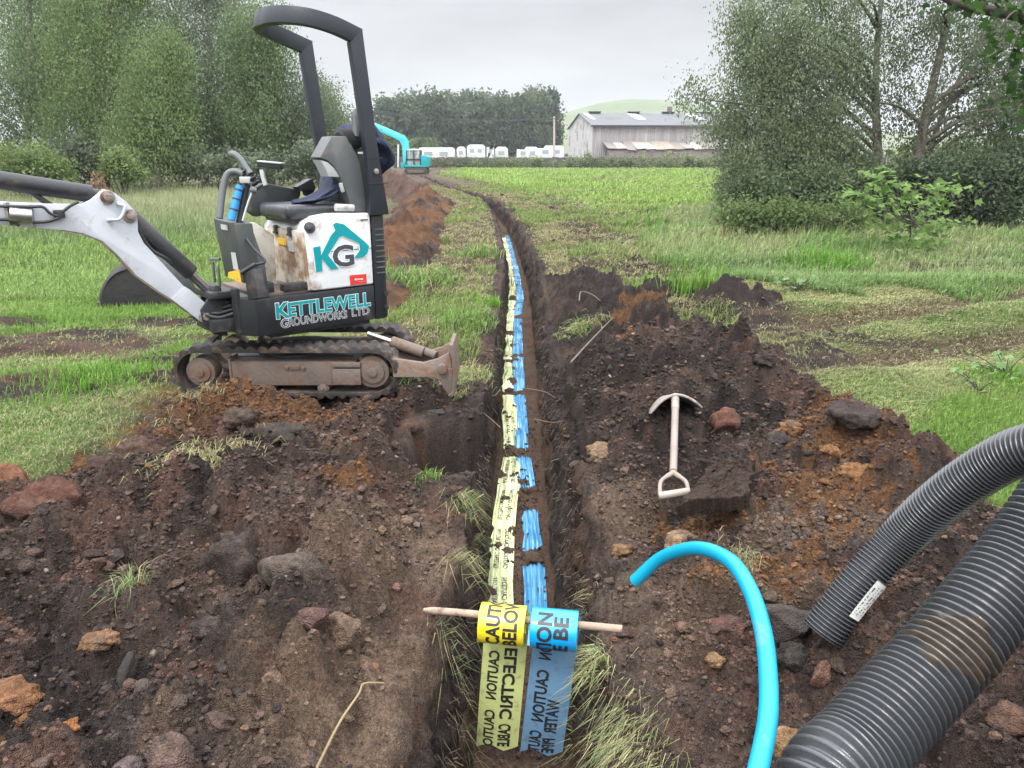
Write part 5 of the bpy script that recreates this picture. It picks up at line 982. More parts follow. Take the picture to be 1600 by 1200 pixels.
def el(d, *e):          # ellipsoids given by pixel centre, pixel radii, depth radius
    o = []
    for u, v, ru, rv, *k in e: c = P(u, v, d + (k[1] if len(k) > 1 else 0)); s = d / FPX; o.append((*c, ru * s, (k[2] if len(k) > 2 else (ru + rv) * .5) * s, rv * s, k[0] if k else 1))
    return o
D1 = ((.085, .125, .052), (.19, .26, .122)); D2 = ((.095, .145, .052), (.215, .29, .118)); D3 = ((.09, .118, .072), (.19, .23, .15)); D4 = ((.075, .12, .035), (.20, .26, .10))
GL = 'trees at the left edge of the field'
def ltree(label, u, d, ell, n, cols, seed, top, name='birch_tree', droop=.9, csz=.62, **k):
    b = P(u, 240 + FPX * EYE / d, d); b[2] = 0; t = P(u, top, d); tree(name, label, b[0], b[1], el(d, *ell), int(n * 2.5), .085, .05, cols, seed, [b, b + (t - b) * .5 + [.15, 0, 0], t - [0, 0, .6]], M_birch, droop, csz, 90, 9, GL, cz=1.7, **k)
ltree('tall broad birch furthest left, its crown cut by the frame', 40, 28, [(20, 20, 150, 150), (60, 150, 120, 110), (-20, 190, 130, 90), (90, -60, 110, 90)], 26000, D1, 1, -120)
ltree('dense mid green birch with hanging twigs second from the left', 165, 27, [(160, 70, 85, 130), (150, 190, 90, 80), (180, -50, 70, 70)], 22000, D2, 2, -90)
ltree('paler yellowish green birch in the middle of the left row', 245, 25.5, [(250, 150, 55, 80), (240, 220, 70, 60), (262, 85, 30, 40)], 15000, D2, 3, 40)
ltree('tall dark airy birch with sky showing through its top, behind the boom', 320, 29, [(310, 60, 75, 130, .8), (340, 190, 70, 80), (330, -40, 50, 60, .7), (295, 210, 50, 60)], 22000, D3, 4, -80)
ltree('grey green birch just left of the roll-over frame', 400, 28, [(400, 100, 55, 80), (395, 200, 65, 70), (420, 50, 25, 40, .6)], 18000, D1, 5, 20)
ltree('lower rounded tree seen through the roll-over frame', 470, 29, [(470, 180, 50, 60), (450, 230, 60, 40), (490, 210, 45, 50)], 13000, D3, 6, 120)
ltree('small open twiggy tree at the right end of the left row', 525, 31, [(520, 205, 32, 45, .7), (545, 225, 28, 30, .8), (505, 150, 20, 30, .4)], 6500, D1, 7, 140)
ltree('tall pale birch at the back of the left row with its top out of frame', 205, 34, [(220, 40, 110, 120), (120, 120, 100, 100), (380, 60, 50, 70), (60, 60, 80, 100)], 24000, D1, 8, -90)
def bush(label, u, v, d, ell, n, L, Wd, cols, seed, name='bush', csz=.3, droop=.1, group=None):
    b = P(u, v, d); t = thing(name, (b[0], b[1], 0), label, 'bush', group); _, cc = crown('foliage', t, el(d, *ell), n, L, Wd, cols, droop, csz, 60, seed); r = np.random.default_rng(seed); g = np.array([b[0], b[1], 0]); wood('stems', t, [([g + [r.normal() * .1, r.normal() * .1, 0], (g + c) / 2 + [0, 0, .1], c], .025, .006) for c in cc[r.choice(len(cc), min(7, len(cc)), False)]], M_dbark); return t
bush('bright green bush at the left edge under the trees', 50, 280, 21, [(30, 262, 60, 38), (85, 275, 35, 24)], 6500, .10, .06, D4, 21)
bush('pale green small bush by the brown stump of branches', 185, 270, 23, [(180, 258, 26, 22), (200, 268, 30, 14)], 2600, .10, .055, D4, 22)
bush('dark shrub in the shade behind the joystick', 330, 270, 26, [(330, 255, 75, 26), (420, 262, 60, 22)], 6500, .12, .07, D3, 23)
bush('dark shrub low between the left birches', 110, 262, 26, [(120, 245, 60, 32)], 5000, .12, .07, D3, 24)
bush('dark shrub low beside the roll-over frame post', 500, 262, 27, [(500, 250, 60, 26)], 4500, .12, .07, D3, 25)
def stump():
    b = P(150, 272, 22); b[2] = 0; mb = MB(); r = np.random.default_rng(3)
    for k in range(9): mb.tube(spl([b + [r.normal() * .12, 0, 0], b + [r.normal() * .16, 0, .5], b + [r.normal() * .25, r.normal() * .1, .7 + .5 * r.random()]], 8), np.linspace(.035, .012, 8), 6)
    tag(mb.build('branch_stump', pm('red_brown_wood', (.22, .11, .065), .9), None, 0, 50, b), 'reddish brown splintered stump at the foot of the left trees', 'stump')
stump()
# right hand birches
RB = 17.0
def rt():
    b = P(1375, 330, RB); b[2] = 0
    tree('birch_tree', 'big spreading birch on the right whose twigs sweep to the ground on its left side', b[0], b[1],
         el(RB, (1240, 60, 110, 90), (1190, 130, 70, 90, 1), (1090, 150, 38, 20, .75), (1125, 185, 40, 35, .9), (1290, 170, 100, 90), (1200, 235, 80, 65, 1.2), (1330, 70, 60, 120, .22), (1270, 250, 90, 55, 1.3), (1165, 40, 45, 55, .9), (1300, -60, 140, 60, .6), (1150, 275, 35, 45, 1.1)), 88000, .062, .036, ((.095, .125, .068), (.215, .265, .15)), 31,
         [b, P(1372, 250, RB), P(1368, 150, RB), P(1372, 50, RB), P(1385, -60, RB)], M_birch, .9, .36, 90, 26, None, cz=1.7, tr=.125)
    b = P(1428, 325, RB - 1); b[2] = 0
    tree('birch_tree', 'dark leaning birch right of the big birch, open to the sky', b[0], b[1],
         el(RB - 1, (1450, 40, 90, 60, .45), (1540, 110, 70, 90, .55), (1500, 200, 100, 60, .55), (1420, 130, 60, 80, .3), (1580, 190, 50, 60, .8), (1500, -60, 140, 50, .5)), 27000, .062, .036, ((.060, .078, .046), (.165, .195, .115)), 32,
         [b, P(1436, 240, RB - 1), P(1458, 130, RB - 1), P(1485, 20, RB - 1), P(1515, -80, RB - 1)], M_dbark, .8, .36, 80, 20, None, cz=1.6, tr=.13)
    b = P(1445, 325, RB + 1); b[2] = 0
    tree('birch_tree', 'slim second stem behind the dark leaning birch', b[0], b[1], el(RB + 1, (1530, 60, 50, 60, .4), (1590, 20, 60, 60, .6), (1560, 150, 50, 40, .6)), 9000, .062, .036, ((.060, .078, .046), (.165, .195, .115)), 33, [b, P(1455, 230, RB + 1), P(1500, 120, RB + 1), P(1570, 10, RB + 1)], M_dbark, .7, .4, 80, 12, None, tr=.08)
rt()
DS = ((.055, .08, .04), (.14, .185, .095))
bush('dark dense thicket under the big right birch', 1260, 320, 16.2, [(1200, 300, 65, 32), (1280, 300, 80, 36), (1160, 315, 28, 22), (1360, 292, 70, 34)], 19000, .085, .05, DS, 41, 'thicket')
bush('dark thicket at the right edge below the leaning birch', 1530, 320, 15.8, [(1480, 280, 80, 36), (1570, 280, 70, 48), (1540, 320, 70, 28), (1420, 300, 40, 30)], 20000, .085, .05, ((.045, .068, .04), (.12, .16, .09)), 42, 'thicket')
bush('low leafy undergrowth along the foot of the right birch', 1230, 345, 14.8, [(1230, 335, 50, 14), (1160, 338, 30, 12), (1310, 335, 50, 14)], 5200, .075, .045, ((.07, .11, .035), (.17, .23, .085)), 43)
bush('pale leafy bush standing in the distance behind the right birches', 1560, 240, 40, [(1540, 235, 60, 22), (1450, 240, 60, 18)], 5000, .2, .12, D4, 44)
# bright sapling
def lobed(C, size, dirs, nrm, nl=5):
    m = 2 * nl + 1; an = np.linspace(-2.5, 2.5, m); rad = np.where(np.arange(m) % 2 == 0, .66, 1.0) * (1 - .09 * np.abs(an)); rad[0] = rad[-1] = .35
    b = np.cross(dirs, nrm); b /= np.linalg.norm(b, axis=1)[:, None]; V = C[:, None, :] + size[:, None, None] * (np.cos(an) * rad)[None, :, None] * dirs[:, None, :] + size[:, None, None] * (np.sin(an) * rad)[None, :, None] * b[:, None, :]
    V = np.concatenate([C[:, None, :], V], 1); k = m + 1; V[:, 1:, 2] -= size[:, None] * .18 * np.abs(np.sin(an))[None, :]
    T_ = np.array([[0, i, i + 1] for i in range(1, m)]); return V.reshape(-1, 3), (T_[None] + (np.arange(len(C)) * k)[:, None, None]).reshape(-1, 3), k
def big_leaf(name, parent, C, size, cols, seed, tilt=.5):
    r = np.random.default_rng(seed); n = len(C); d = r.normal(size=(n, 3)); d[:, 2] = d[:, 2] * .3 - .35; d /= np.linalg.norm(d, axis=1)[:, None]; nm = r.normal(size=(n, 3)) * tilt + [0, -.3, 1]; V, T_, k = lobed(C, size, d, nm)
    t = r.random((n, 1)); c = np.array(cols[0]) * (1 - t) + np.array(cols[1]) * t; return mesh_np(name, V, None, T_, np.repeat(c, k, 0), M_leaf, False, parent)
def sapling():
    d = 12.6; b = P(1418, 385, d); b[2] = 0; t = thing('sapling', tuple(b), 'young sycamore sapling with bright yellow green leaves in the long grass', 'sapling'); r = np.random.default_rng(5); Cs = []; paths = []
    for u, v in ((1345, 305), (1365, 288), (1390, 300), (1420, 312), (1455, 295), (1485, 288), (1470, 315), (1440, 335), (1400, 335), (1480, 345), (1360, 318), (1335, 308), (1410, 360), (1450, 362), (1425, 375), (1400, 372), (1440, 380), (1385, 350), (1465, 350), (1378, 285), (1380, 272), (1492, 300), (1425, 290)):
        c = P(u, v, d + r.normal() * .25); Cs.append(c + r.normal(size=(20, 3)) * [.19, .19, .10]); paths.append(([b + [0, 0, .35 + .25 * r.random()], (b + c) / 2 + [0, 0, .25], c], .009, .003))
    paths.append(([b, b + [.02, 0, .4], b + [0, 0, .75]], .016, .010)); C = np.vstack(Cs); wood('stem', t, paths, M_dbark); big_leaf('leaves', t, C, r.uniform(.055, .105, len(C)), ((.10, .19, .045), (.21, .31, .095)), 6)
sapling()
def sycamore():
    r = np.random.default_rng(9); b = np.array([6.2, 5.6, 0]); t = thing('sycamore_tree', tuple(b), 'dark sycamore whose branch and large leaves hang into the top right corner', 'tree')
    d = 5.6; mainb = [b + [0, 0, 0], b + [-.1, 0, 2.2], P(1750, 0, d), P(1640, 25, d), P(1560, 18, d), P(1490, 4, d), P(1450, -20, d)]
    paths = [([b, b + [0, 0, 1.8], b + [.05, .1, 4.5]], .2, .12), (mainb[1:], .075, .016)]; Cs = []
    for u, v in ((1590, 60), (1575, 95), (1598, 140), (1560, 45), (1600, 185), (1525, 8), (1500, -15), (1585, 20), (1620, 80), (1640, 150), (1660, 60), (1545, -5), (1700, 120), (1610, 110), (1680, 200), (1470, -30), (1600, -10), (1650, 0), (1596, 170)):
        c = P(u, v, d + r.normal() * .25); Cs.append(c + r.normal(size=(20, 3)) * [.085, .16, .06]); q = P(min(1700, u + 40), 14, d); paths.append(([q, (q + c) / 2 + [0, 0, .04], c], .012, .003))
    wood('trunk', t, paths, M_dbark); C = np.vstack(Cs); big_leaf('crown', t, C, r.uniform(.035, .065, len(C)), ((.018, .042, .014), (.05, .105, .022)), 10, .8)
sycamore()
# ------------------------------------------------------------------ far background
def hill():
    xs = np.linspace(-700, 900, 160); ys = np.linspace(420, 1400, 60); X, Y = np.meshgrid(xs, ys); x, y = X.ravel(), Y.ravel()
    z = 40 * np.exp(-((x - 105) / 120) ** 2 - ((y - 720) / 190) ** 2) + 22 * np.exp(-((x - 360) / 260) ** 2 - ((y - 760) / 200) ** 2) + 16 * np.exp(-((x + 420) / 300) ** 2 - ((y - 800) / 200) ** 2) + 1.5 * fbm(x * .01, y * .01, 151, 4) - 1.2
    n = fbm(x * .02, y * .02, 152, 4); c = mixc(np.tile(np.array([.085, .115, .045]), (len(x), 1)), np.array([.115, .13, .06]), sst(-.3, .3, n))
    tag(mesh_np('hill', np.stack([x, y, z], 1), grid_faces(60, 160), None, c, attmat('hill_grass', .95, .05, .2, 0), True, None, (0, 420, 0)), 'pale green rounded hill behind the shed', 'hill', None, 'structure')
hill()
FD = 150; FC = [((.048, .07, .042), (.12, .155, .09)), ((.052, .075, .042), (.13, .17, .095)), ((.045, .066, .044), (.11, .14, .09))]
FARL = ['leftmost of the far row, half hidden by the roll-over frame post', 'second from the left in the far row, above the turquoise boom', 'third from the left in the far row, above the turquoise cab', 'broad one of the far row with a rounded top', 'one of the far row above the longest white caravan', 'left of the middle in the far row, slightly taller', 'middle one of the far row, with a flat top', 'right of the middle in the far row, above the white vans', 'one of the far row two places left of the tall poplar', 'pale one of the far row beside the tall poplar', 'tallest spire of the far row, a poplar left of the pole', 'slim spire closing the far row behind the pole']
for i, (u, top, ru) in enumerate(((608, 150, 22), (632, 146, 22), (657, 148, 22), (685, 143, 24), (708, 147, 22), (730, 144, 22), (752, 150, 24), (775, 148, 22), (797, 149, 22), (818, 150, 20), (838, 136, 18), (858, 138, 14))):
    d = FD + (i % 3) * 6 - 6; b = P(u, 240, d); b[2] = 0; m = (top + 236) / 2; h = (236 - top) / 2
    tree('poplar_tree' if i >= 10 else 'broadleaf_tree', 'tree ' + FARL[i], b[0], b[1], el(d, (u, m + 8, ru, h - 6), (u - 4, top + 22, ru * .7, 22), (u + 6, 222, ru, 20), (u + 3, m - 10, ru * .85, h * .6)), 7000, .70, .42, FC[i % 3], 60 + i, [b, b + [0, 0, 5], P(u, top + 10, d)], M_dbark, .2, 1.5, 40, 3, 'far row of trees behind the caravans', tr=.3)
bush('low dome of pale bushes left of the far excavator', 605, 240, 100, [(612, 232, 28, 14), (585, 228, 30, 18)], 2400, .5, .3, ((.06, .085, .035), (.15, .18, .075)), 81, csz=.9)
bush('rounded green mound of scrub in front of the far trees', 665, 240, 118, [(668, 233, 34, 10)], 2000, .5, .32, ((.06, .09, .035), (.12, .17, .06)), 82, csz=.9)
for k, (u, w, lab) in enumerate(((1145, 40, 'behind the shed, first right of the open sky'), (1075, 22, 'dark, at the far right end of the shed roof'))):
    b = P(u, 240, 160 + 10 * k); b[2] = 0; tree('broadleaf_tree', 'low tree ' + lab, b[0], b[1], el(160 + 10 * k, (u, 205, w, 28), (u + 8, 195, w * .6, 22)), 2200, .8, .5, FC[0], 90 + k, [b, b + [0, 0, 3], b + [0, 0, 5]], M_dbark, .2, 1.4, 40, 3, None, tr=.25)
# hedge and field wall
def hedge():
    A, B = Gz(672, 262, 0), np.array([41., 90, 0]); r = np.random.default_rng(17); e = []
    for t in np.linspace(0, 1, 34): c = A * (1 - t) + B * t; h = r.uniform(.75, 1.1) * (1 - .25 * (t < .12)); h *= .8 if t < .35 else 1; e.append((c[0], c[1] - .2, h * .68, 1.1, .8, h * .85, r.uniform(.4, 1.4)))
    t = thing('hedge', tuple(A), 'long low bushy hedge along the far side of the field', 'hedge'); _, cc = crown('foliage', t, e, 19000, .20, .13, ((.085, .12, .045), (.24, .28, .12)), .1, .5, 50, 71); wood('stems', t, [([np.array([c[0], c[1], 0.0]), c], .03, .01) for c in cc[::14]], M_dbark)
hedge()
def wall():
    mb = MB(); r = np.random.default_rng(4); A, B = np.array([-14., 93, 0]), np.array([46., 97, 0]); n = 150
    for i in range(n):
        a = A + (B - A) * i / n; b = A + (B - A) * (i + .93) / n; h = 1.1 + .12 * r.random(); mb.prism([a + [0, -.25, 0], b + [0, -.25, 0], b + [0, .25, 0], a + [0, .25, 0]], (0, 0, h))
    w = mb.build('stone_wall', pm('field_stone', (.085, .078, .07), .95, 0, ((.05, .055, .04), .5, 2), .8, 4, .3), None, .03, 40, A); tag(w, 'dark dry stone wall behind the hedge', 'wall')
wall()
# shed
def shed():
    A = np.array([11.75, 116, 0]); Bx = np.array([44., 118.5, 0]); C = np.array([9.6, 134, 0]); ez, rz = 5.6, 7.55; lx = (Bx - A) / np.linalg.norm(Bx - A); gx = C - A
    sh = thing('shed', tuple(A), 'long weathered grey corrugated shed with a slate grey roof and a ramshackle lean-to', 'shed')
    m_w, N, L, b = newmat('weathered_cladding'); b.inputs['Roughness'].default_value = .8; tc = N.new('ShaderNodeTexCoord'); mp = N.new('ShaderNodeMapping'); mp.inputs['Scale'].default_value = (1.3, 1.3, .045); L.new(tc.outputs['Object'], mp.inputs[0]); n = N.new('ShaderNodeTexNoise'); n.inputs['Scale'].default_value = 1.2; n.inputs['Detail'].default_value = 6; n.inputs['Roughness'].default_value = .75; L.new(mp.outputs[0], n.inputs[0])
    rp = N.new('ShaderNodeValToRGB'); cr = rp.color_ramp; cr.elements[0].position = .3; cr.elements[0].color = (.17, .157, .155, 1); cr.elements[1].position = .72; cr.elements[1].color = (.42, .40, .40, 1); e = cr.elements.new(.52); e.color = (.29, .265, .265, 1); L.new(n.outputs[0], rp.inputs[0]); L.new(rp.outputs[0], b.inputs['Base Color'])
    def clad(name, p0, p1, z0, z1f, nrm, m, par, pitch=.3):
        Ln = np.linalg.norm(p1 - p0); n = int(Ln / pitch) * 2; V = []
        for i in range(n + 1): t = i / n; p = p0 + (p1 - p0) * t + nrm * (.06 if i % 2 else 0); V += [(p[0], p[1], z0), (p[0], p[1], z1f(t))]
        mb = MB(); mb.add(V, [[2 * i, 2 * i + 2, 2 * i + 3, 2 * i + 1] for i in range(n)]); return mb.build(name, m, par, 0, 20)
    nl = np.array([lx[1], -lx[0], 0]); clad('wall', A, Bx, 0, lambda t: ez, nl, m_w, sh)
    g = gx / np.linalg.norm(gx); clad('gable_wall', C, A, 0, lambda t: ez + (rz - ez) * (1 - abs(2 * t - 1)), np.array([-g[1], g[0], 0]), pm('pale_cladding', (.42, .41, .41), .7, 0, ((.2, .17, .16), .35, .5), 0, 1, .15), sh)
    m_r = pm('asbestos_roof', (.10, .104, .112), .8, 0, ((.085, .085, .085), .4, .25), .3, 2, .2); up = np.array([0, 0, 1.0]); R0, R1 = A + gx * .5 + up * rz, Bx + gx * .5 + up * rz; E0, E1 = A + nl * .4 + up * (ez - .1) - lx * .3, Bx + nl * .4 + up * (ez - .1)
    mb = MB(); mb.prism([E0, E1, R1, R0 - lx * .3], (0, 0, .08)); F0, F1 = C - nl * .4 + up * (ez - .1) - lx * .3, Bx + gx - nl * .4 + up * (ez - .1); mb.prism([F0, R0 - lx * .3, R1, F1], (0, 0, .08)); ro = mb.build('roof', m_r, sh)
    mb = MB(); mb.prism([E0 - [0, 0, .18] - nl * -.02, E1 - [0, 0, .18] + nl * .02, E1 + nl * .02 - [0, 0, .02], E0 + nl * .02 - [0, 0, .02]], nl * .1); mb.build('eaves_gutter', M_hose, ro)
    m_l = pm('rooflight', (.42, .43, .44), .5)
    for t0, t1 in ((.03, .05), (.24, .285), (.52, .56)): q = lambda t, s: (E0 * (1 - s) + (R0 - lx * .3) * s) * (1 - t) + (E1 * (1 - s) + R1 * s) * t + [0, 0, .1]; mb = MB(); mb.prism([q(t0, .45), q(t1 - .0, .45), q(t1 - .01, .97), q(t0 - .01, .97)], (0, 0, .03)); mb.build('rooflight', m_l, ro)
    for t in (.07, .26, .43, .62): c = R0 * (1 - t) + R1 * t; mb = MB(); mb.box(c + [0, 0, .16], (1.7, .9, .2)); mb.box(c + [0, 0, .30], (2.0, 1.2, .08)); mb.build('ridge_vent', M_dk2, ro, .03)
    # lean-to
    r = np.random.default_rng(12); L0 = A + lx * 1.5 + nl * .15; m1 = [pm('lean_to_sheet', c, .8, 0, ((.2, .16, .12), .3, 1)) for c in ((.22, .21, .20), (.29, .27, .245), (.17, .15, .14), (.24, .21, .165))]
    for k in range(22): p = L0 + lx * (k * 1.4); z0 = 3.25 + r.uniform(-.12, .12); z1 = 2.2 + r.uniform(-.1, .1); mb = MB(); mb.prism([p + up * z0, p + lx * 1.36 + up * (z0 + r.uniform(-.06, .06)), p + lx * 1.36 + nl * 4.0 + up * (z1 + r.uniform(-.1, .1)), p + nl * 4.0 + up * z1], (0, 0, .05)); mb.build('lean_to_sheet', m1[int(r.integers(4))], sh)
    mb = MB(); a, b_ = L0 + nl * 3.8, L0 + lx * 31 + nl * 3.8; mb.prism([a, b_, b_ + up * 2.1, a + up * 2.1], -nl * .1); mb.build('lean_to_wall', pm('lean_to_boards', (.20, .17, .15), .9, 0, ((.1, .09, .08), .5, 1), 0), sh)
shed()
def house():
    c = np.array([38., 165, 0]); t = thing('house', tuple(c), 'small brown stone house with a chimney behind the right end of the shed', 'house'); mb = MB(); mb.box(c + [0, 0, 3.4], (13, 8, 6.8)); mb.build('wall', pm('brown_stone', (.22, .17, .13), .9, 0, ((.14, .11, .09), .4, 1)), t)
    mb = MB(); mb.prism([c + [-6.9, -4.4, 6.8], c + [-6.9, 4.4, 6.8], c + [-6.9, 0, 9.6]], (13.8, 0, 0)); ro = mb.build('roof', pm('stone_slate', (.15, .13, .12), .85), t); mb = MB(); mb.box(c + [-5.6, 0, 10], (.9, .9, 1.6)); mb.build('chimney', pm('chimney_stone', (.13, .11, .1), .9), ro)
    for x in (-4, 0, 4): mb = MB(); mb.box(c + [x, -4.02, 4.6], (1.2, .12, 1.5)); mb.build('window', pm('window_glass', (.05, .055, .06), .15), t)
house()
def caravan(u0, u1, vt, label, step=0, kind='caravan', col=(.76, .77, .77), d=108, win=2):
    a, b = P(u0, 240, d), P(u1, 240, d); zt = P(u0, vt, d)[2]; L_ = b[0] - a[0]; c = np.array([(a[0] + b[0]) / 2, a[1], 0]); t = thing(kind, tuple(c), label, 'caravan' if kind == 'caravan' else 'van'); mb = MB(); x0, x1 = -L_ / 2, L_ / 2; h = zt
    pr = [(x0, .5), (x0 + .05, h - .35), (x0 + .35 + step, h - (.05 if not step else .4)), (x0 + .6 + step, h), (x1 - .4, h), (x1 - .05, h - .3), (x1, .5)]
    mb.prism([c + [x, 0, z] for x, z in pr], (0, 2.4, 0)); bo = mb.build('body', pm('caravan_panel', tuple(np.array(col) * .75), .45, 0, ((.55, .55, .52), .3, .8)), t, .06)
    for k in range(win): mb = MB(); mb.box(c + [x0 + L_ * (k + .7) / (win + .4), -.01, h - .85], (L_ / (win * 2.2), .05, .55)); mb.build('window', pm('tinted_pane', (.30, .33, .34), .2), bo)
    mb = MB(); mb.box(c + [0, -.005, 1.0], (L_ * .96, .03, .06)); mb.build('trim_strip', M_grey, bo)
    for x in (-.25, .25): mb = MB(); mb.cyl(c + [L_ * x, -.02, .33], c + [L_ * x, .25, .33], .33); mb.build('wheel', M_hose, t)
caravan(652, 710, 230.5, 'longest white caravan, just right of the far excavator')
caravan(713, 727, 229, 'small white caravan between the longest one and the tall one', 0, d=110, win=1)
caravan(729, 758, 226, 'tallest white caravan, near the middle of the row', 0, d=112)
caravan(760, 772, 226, 'white van with a raised roof beside the tallest caravan', .5, 'van', d=106, win=1)
caravan(773, 794, 229.5, 'white caravan in front of the far trees right of the van', 0, d=109, win=1)
caravan(807, 842, 229.5, 'low white caravan left of the pole', .8, d=107)
caravan(840, 882, 227.5, 'white caravan ending at the pole by the shed', .6, d=111)
def pole():
    b = P(866, 240, 92); b[2] = 0; t = thing('utility_pole', tuple(b), 'plain wooden utility pole standing left of the shed', 'pole'); top = P(866, 182, 92); mb = MB(); mb.tube([b, top], [.16, .11], 10); mb.build('post', pm('pole_wood', (.33, .29, .26), .85), t, 0, 50)
    mb = MB(); mb.box(top + [0, 0, -.3], (1.2, .12, .12)); mb.build('cross_arm', M_dbark, t, .01)
    for k, (dv, s) in enumerate(((0, -.5), (4, .5))): mb = MB(); a = top + [s, 0, -.2]; e = P(540, 166 + dv, 80); mb.tube([a * (1 - q) + e * q - [0, 0, 4 * .7 * q * (1 - q)] for q in np.linspace(0, 1, 24)], .028, 5); tag(mb.build('overhead_wire', M_hose, None, 0, 60, a), ('upper' if k == 0 else 'lower') + ' of the two thin wires running left from the utility pole', 'wire', 'overhead wires')
pole()
# far turquoise excavator
def far_digger():
    c = P(652, 274, 60); c[2] = surf(np.array([c[0]]), np.array([c[1]]))[0] + .02; s = .92; t = thing('excavator', tuple(c), 'turquoise cabbed excavator far away at the end of the trench', 'excavator'); M_t = pm('turquoise_paint', (.0, .31, .345), .4, 0, ((.1, .25, .25), .2, 4)); up = np.array([0, 0, 1.0])
    X = lambda x, y, z: c + np.array([x, y, z]) * s
    for y in (-.75, .75):
        mb = MB(); a = np.linspace(0, 2 * math.pi, 40, endpoint=False); mb.prism([X((.72 if math.cos(q) > 0 else -.72) + .28 * math.cos(q), y - .2, .29 + .28 * math.sin(q)) for q in a], (0, .4 * s, 0)); mb.build('crawler_track', M_rub, t, .02)
        mb = MB(); mb.box(X(0, y - .21, .29), (1.3 * s, .05 * s, .22 * s)); mb.build('track_frame', M_mud, t)
    mb = MB(); mb.box(X(.05, 0, .68), (2.1 * s, 1.6 * s, .2 * s)); mb.build('deck', M_dk2, t, .04)
    mb = MB(); mb.prism([X(.45, -.82, .72), X(1.1, -.82, .72), X(1.1, -.82, 1.45), X(.95, -.82, 1.58), X(.45, -.82, 1.58)], (0, 1.64 * s, 0)); mb.prism([X(-.95, -.82, .62), X(1.1, -.82, .62), X(1.1, -.82, .8), X(-.95, -.82, .8)], (0, 1.64 * s, 0)); mb.build('body', M_t, t, .05)
    cab = MB(); cab.prism([X(-.75, -.8, 1.98), X(.42, -.8, 1.98), X(.42, -.8, 2.1), X(-.35, -.8, 2.12), X(-.7, -.8, 2.05)], (0, .95 * s, 0))
    cf = cab.build('cab_roof', pm('pale_roof_paint', (.6, .62, .62), .4), t, .03); mb = MB()
    for y in (-.78, .12):
        for p, q in (((-.82, .8), (-.72, 2.0)), ((.4, .8), (.4, 2.0)), ((-.15, .8), (-.15, 2.0)), ((-.8, 1.25), (.4, 1.25))): mb.bar([X(p[0], y, p[1]), X(q[0], y, q[1])], .04, .04, (0, 1, 0))
    mb.build('cab_frame', M_dk2, t)
    g = newmat('cab_glass'); g[3].inputs['Base Color'].default_value = (.45, .5, .5, 1); g[3].inputs['Roughness'].default_value = .08; g[3].inputs['Alpha'].default_value = .35
    mb = MB(); mb.prism([X(-.78, -.76, .85), X(.38, -.76, .85), X(.38, -.76, 1.97), X(-.70, -.76, 1.97)], (0, .01, 0)); mb.prism([X(-.80, -.74, .85), X(-.72, -.74, 1.97), X(-.72, .1, 1.97), X(-.80, .1, .85)], (.01, 0, 0)); mb.build('cab_glass', g[0], t)
    mb = MB(); mb.box(X(.05, -.3, 1.1), (.5 * s, .5 * s, .15 * s)); mb.box(X(.28, -.3, 1.4), (.14 * s, .5 * s, .6 * s)); mb.build('driver_seat', M_dk2, t, .03)
    d = 60.2; q = lambda u, v: P(u, v, d); side = [(641, 263), (640, 240), (638, 220), (632, 212), (612, 203), (596, 196), (578, 189), (574, 194), (594, 206), (610, 213), (624, 220), (628, 228), (629, 245), (630, 263)]
    mb = MB(); mb.prism([q(u, v) for u, v in side], (0, .3, 0)); bo = mb.build('boom', M_t, t, .03)
    mb = MB(); mb.cyl(q(622, 262) + [0, .05, 0], q(622, 226) + [0, .05, 0], .07); mb.cyl(q(622, 262) + [0, .25, 0], q(622, 226) + [0, .25, 0], .07); mb.build('boom_ram', M_steel, bo)
    mb = MB(); mb.prism([q(u, v) for u, v in ((574, 184), (582, 188), (576, 214), (570, 240), (565, 240), (566, 210), (566, 190))], (0, .26, 0)); di = mb.build('dipper', M_t, t, .03)
    mb = MB(); mb.prism([q(u, v) for u, v in ((563, 238), (574, 238), (584, 250), (580, 260), (570, 262), (564, 254))], (0, .6, 0)); mb.build('bucket', M_dk2, t, .03)
    mb = MB(); mb.prism([X(-.95, -.5, .55), X(-1.35, -.5, .45), X(-1.35, -.5, .95), X(-.95, -.5, 1.05)], (0, .5 * s, 0)); mb.build('swing_bracket', M_t, t, .03)
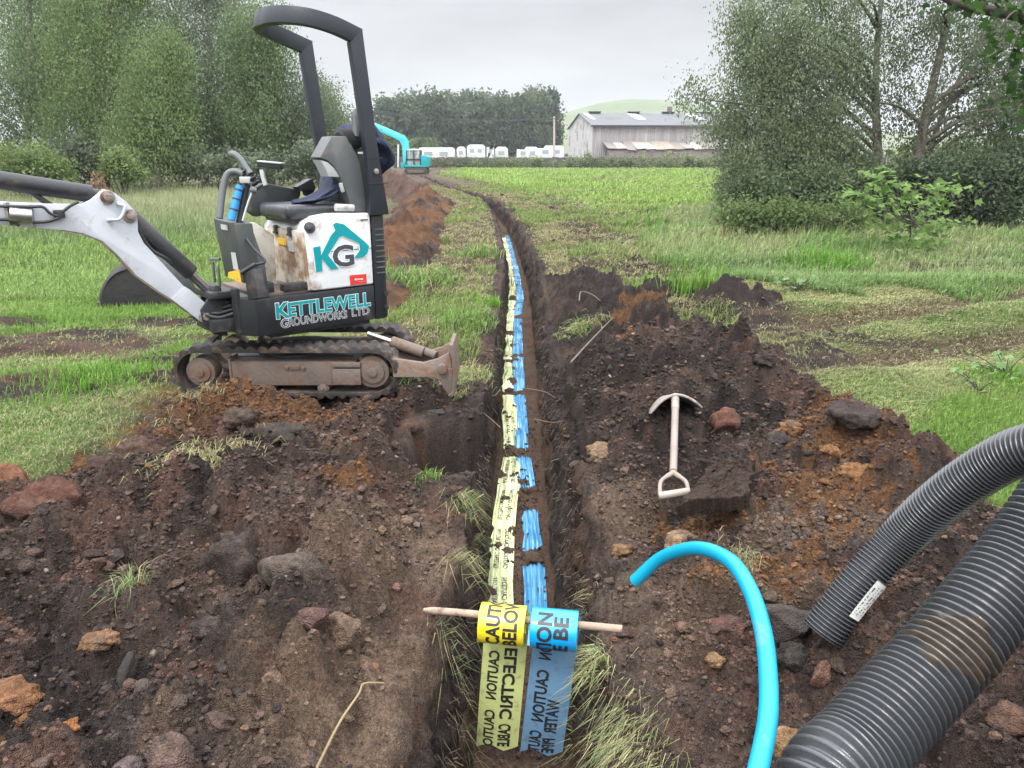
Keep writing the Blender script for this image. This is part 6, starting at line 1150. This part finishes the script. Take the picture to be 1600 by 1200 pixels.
far_digger()
# clods strewn on the strip to the right of the trench
def strip_clods():
    r = np.random.default_rng(44); n = 420; y = 7 + 30 * r.random(n) ** 1.4; x = cen(y) + r.uniform(.5, 2.8, n) * (1 + .02 * y); k = clear(x, y); p = np.stack([x, y], 1)[k]
    scatter('field_clods', 'small brown clods strewn over the flattened strip beside the trench', p, np.clip(np.exp(r.normal(-3.6, .5, len(p))), .01, .10) * (1 + p[:, 1] * .012), DK * 1.3 * r.uniform(.6, 1.8, (len(p), 1)), [(lump(ICO2[0], 600 + q, .35), ICO2[1]) for q in range(5)])
strip_clods()

# ------------------------------------------------------------------ air
def haze():
    m = bpy.data.materials.new('haze'); m.use_nodes = True; nt = m.node_tree; nt.nodes.remove(nt.nodes['Principled BSDF']); v = nt.nodes.new('ShaderNodeVolumePrincipled'); v.inputs['Color'].default_value = (.86, .90, .95, 1); v.inputs['Density'].default_value = .0005
    nt.links.new(v.outputs[0], nt.nodes['Material Output'].inputs['Volume']); mb = MB(); mb.box((0, 740, 30), (2400, 1560, 66)); tag(mb.build('haze', m, None, 0, 30, (0, 740, 0)), 'thin pale haze in the air over the field', 'haze', None, 'stuff')
haze()

def dock(u, v, n, label, seed, sz):
    q = Gz(u, v, 0); q[2] = surf(np.array([q[0]]), np.array([q[1]]))[0]; r = np.random.default_rng(seed); t = thing('dock_plant', tuple(q), label, 'weed'); C = q + np.stack([r.normal(0, .13, n), r.normal(0, .12, n), r.uniform(.06, .2, n)], 1)
    big_leaf('leaves', t, C, r.uniform(sz * .7, sz * 1.3, n), ((.12, .24, .07), (.24, .36, .16)), seed, .35); wood('stems', t, [([q, (q + c) / 2 + [0, 0, .02], c - [0, 0, .005]], .004, .002) for c in C], M_dbark)
dock(1570, 590, 16, 'low weed with broad pale leaves in the lawn at the right edge', 301, .034)
dock(1245, 452, 18, 'low broad leaved weed beside the wheel track, below the long grass', 302, .05)
dock(1530, 612, 9, 'small sprig of broad leaves just left of the weed at the right edge', 303, .026)
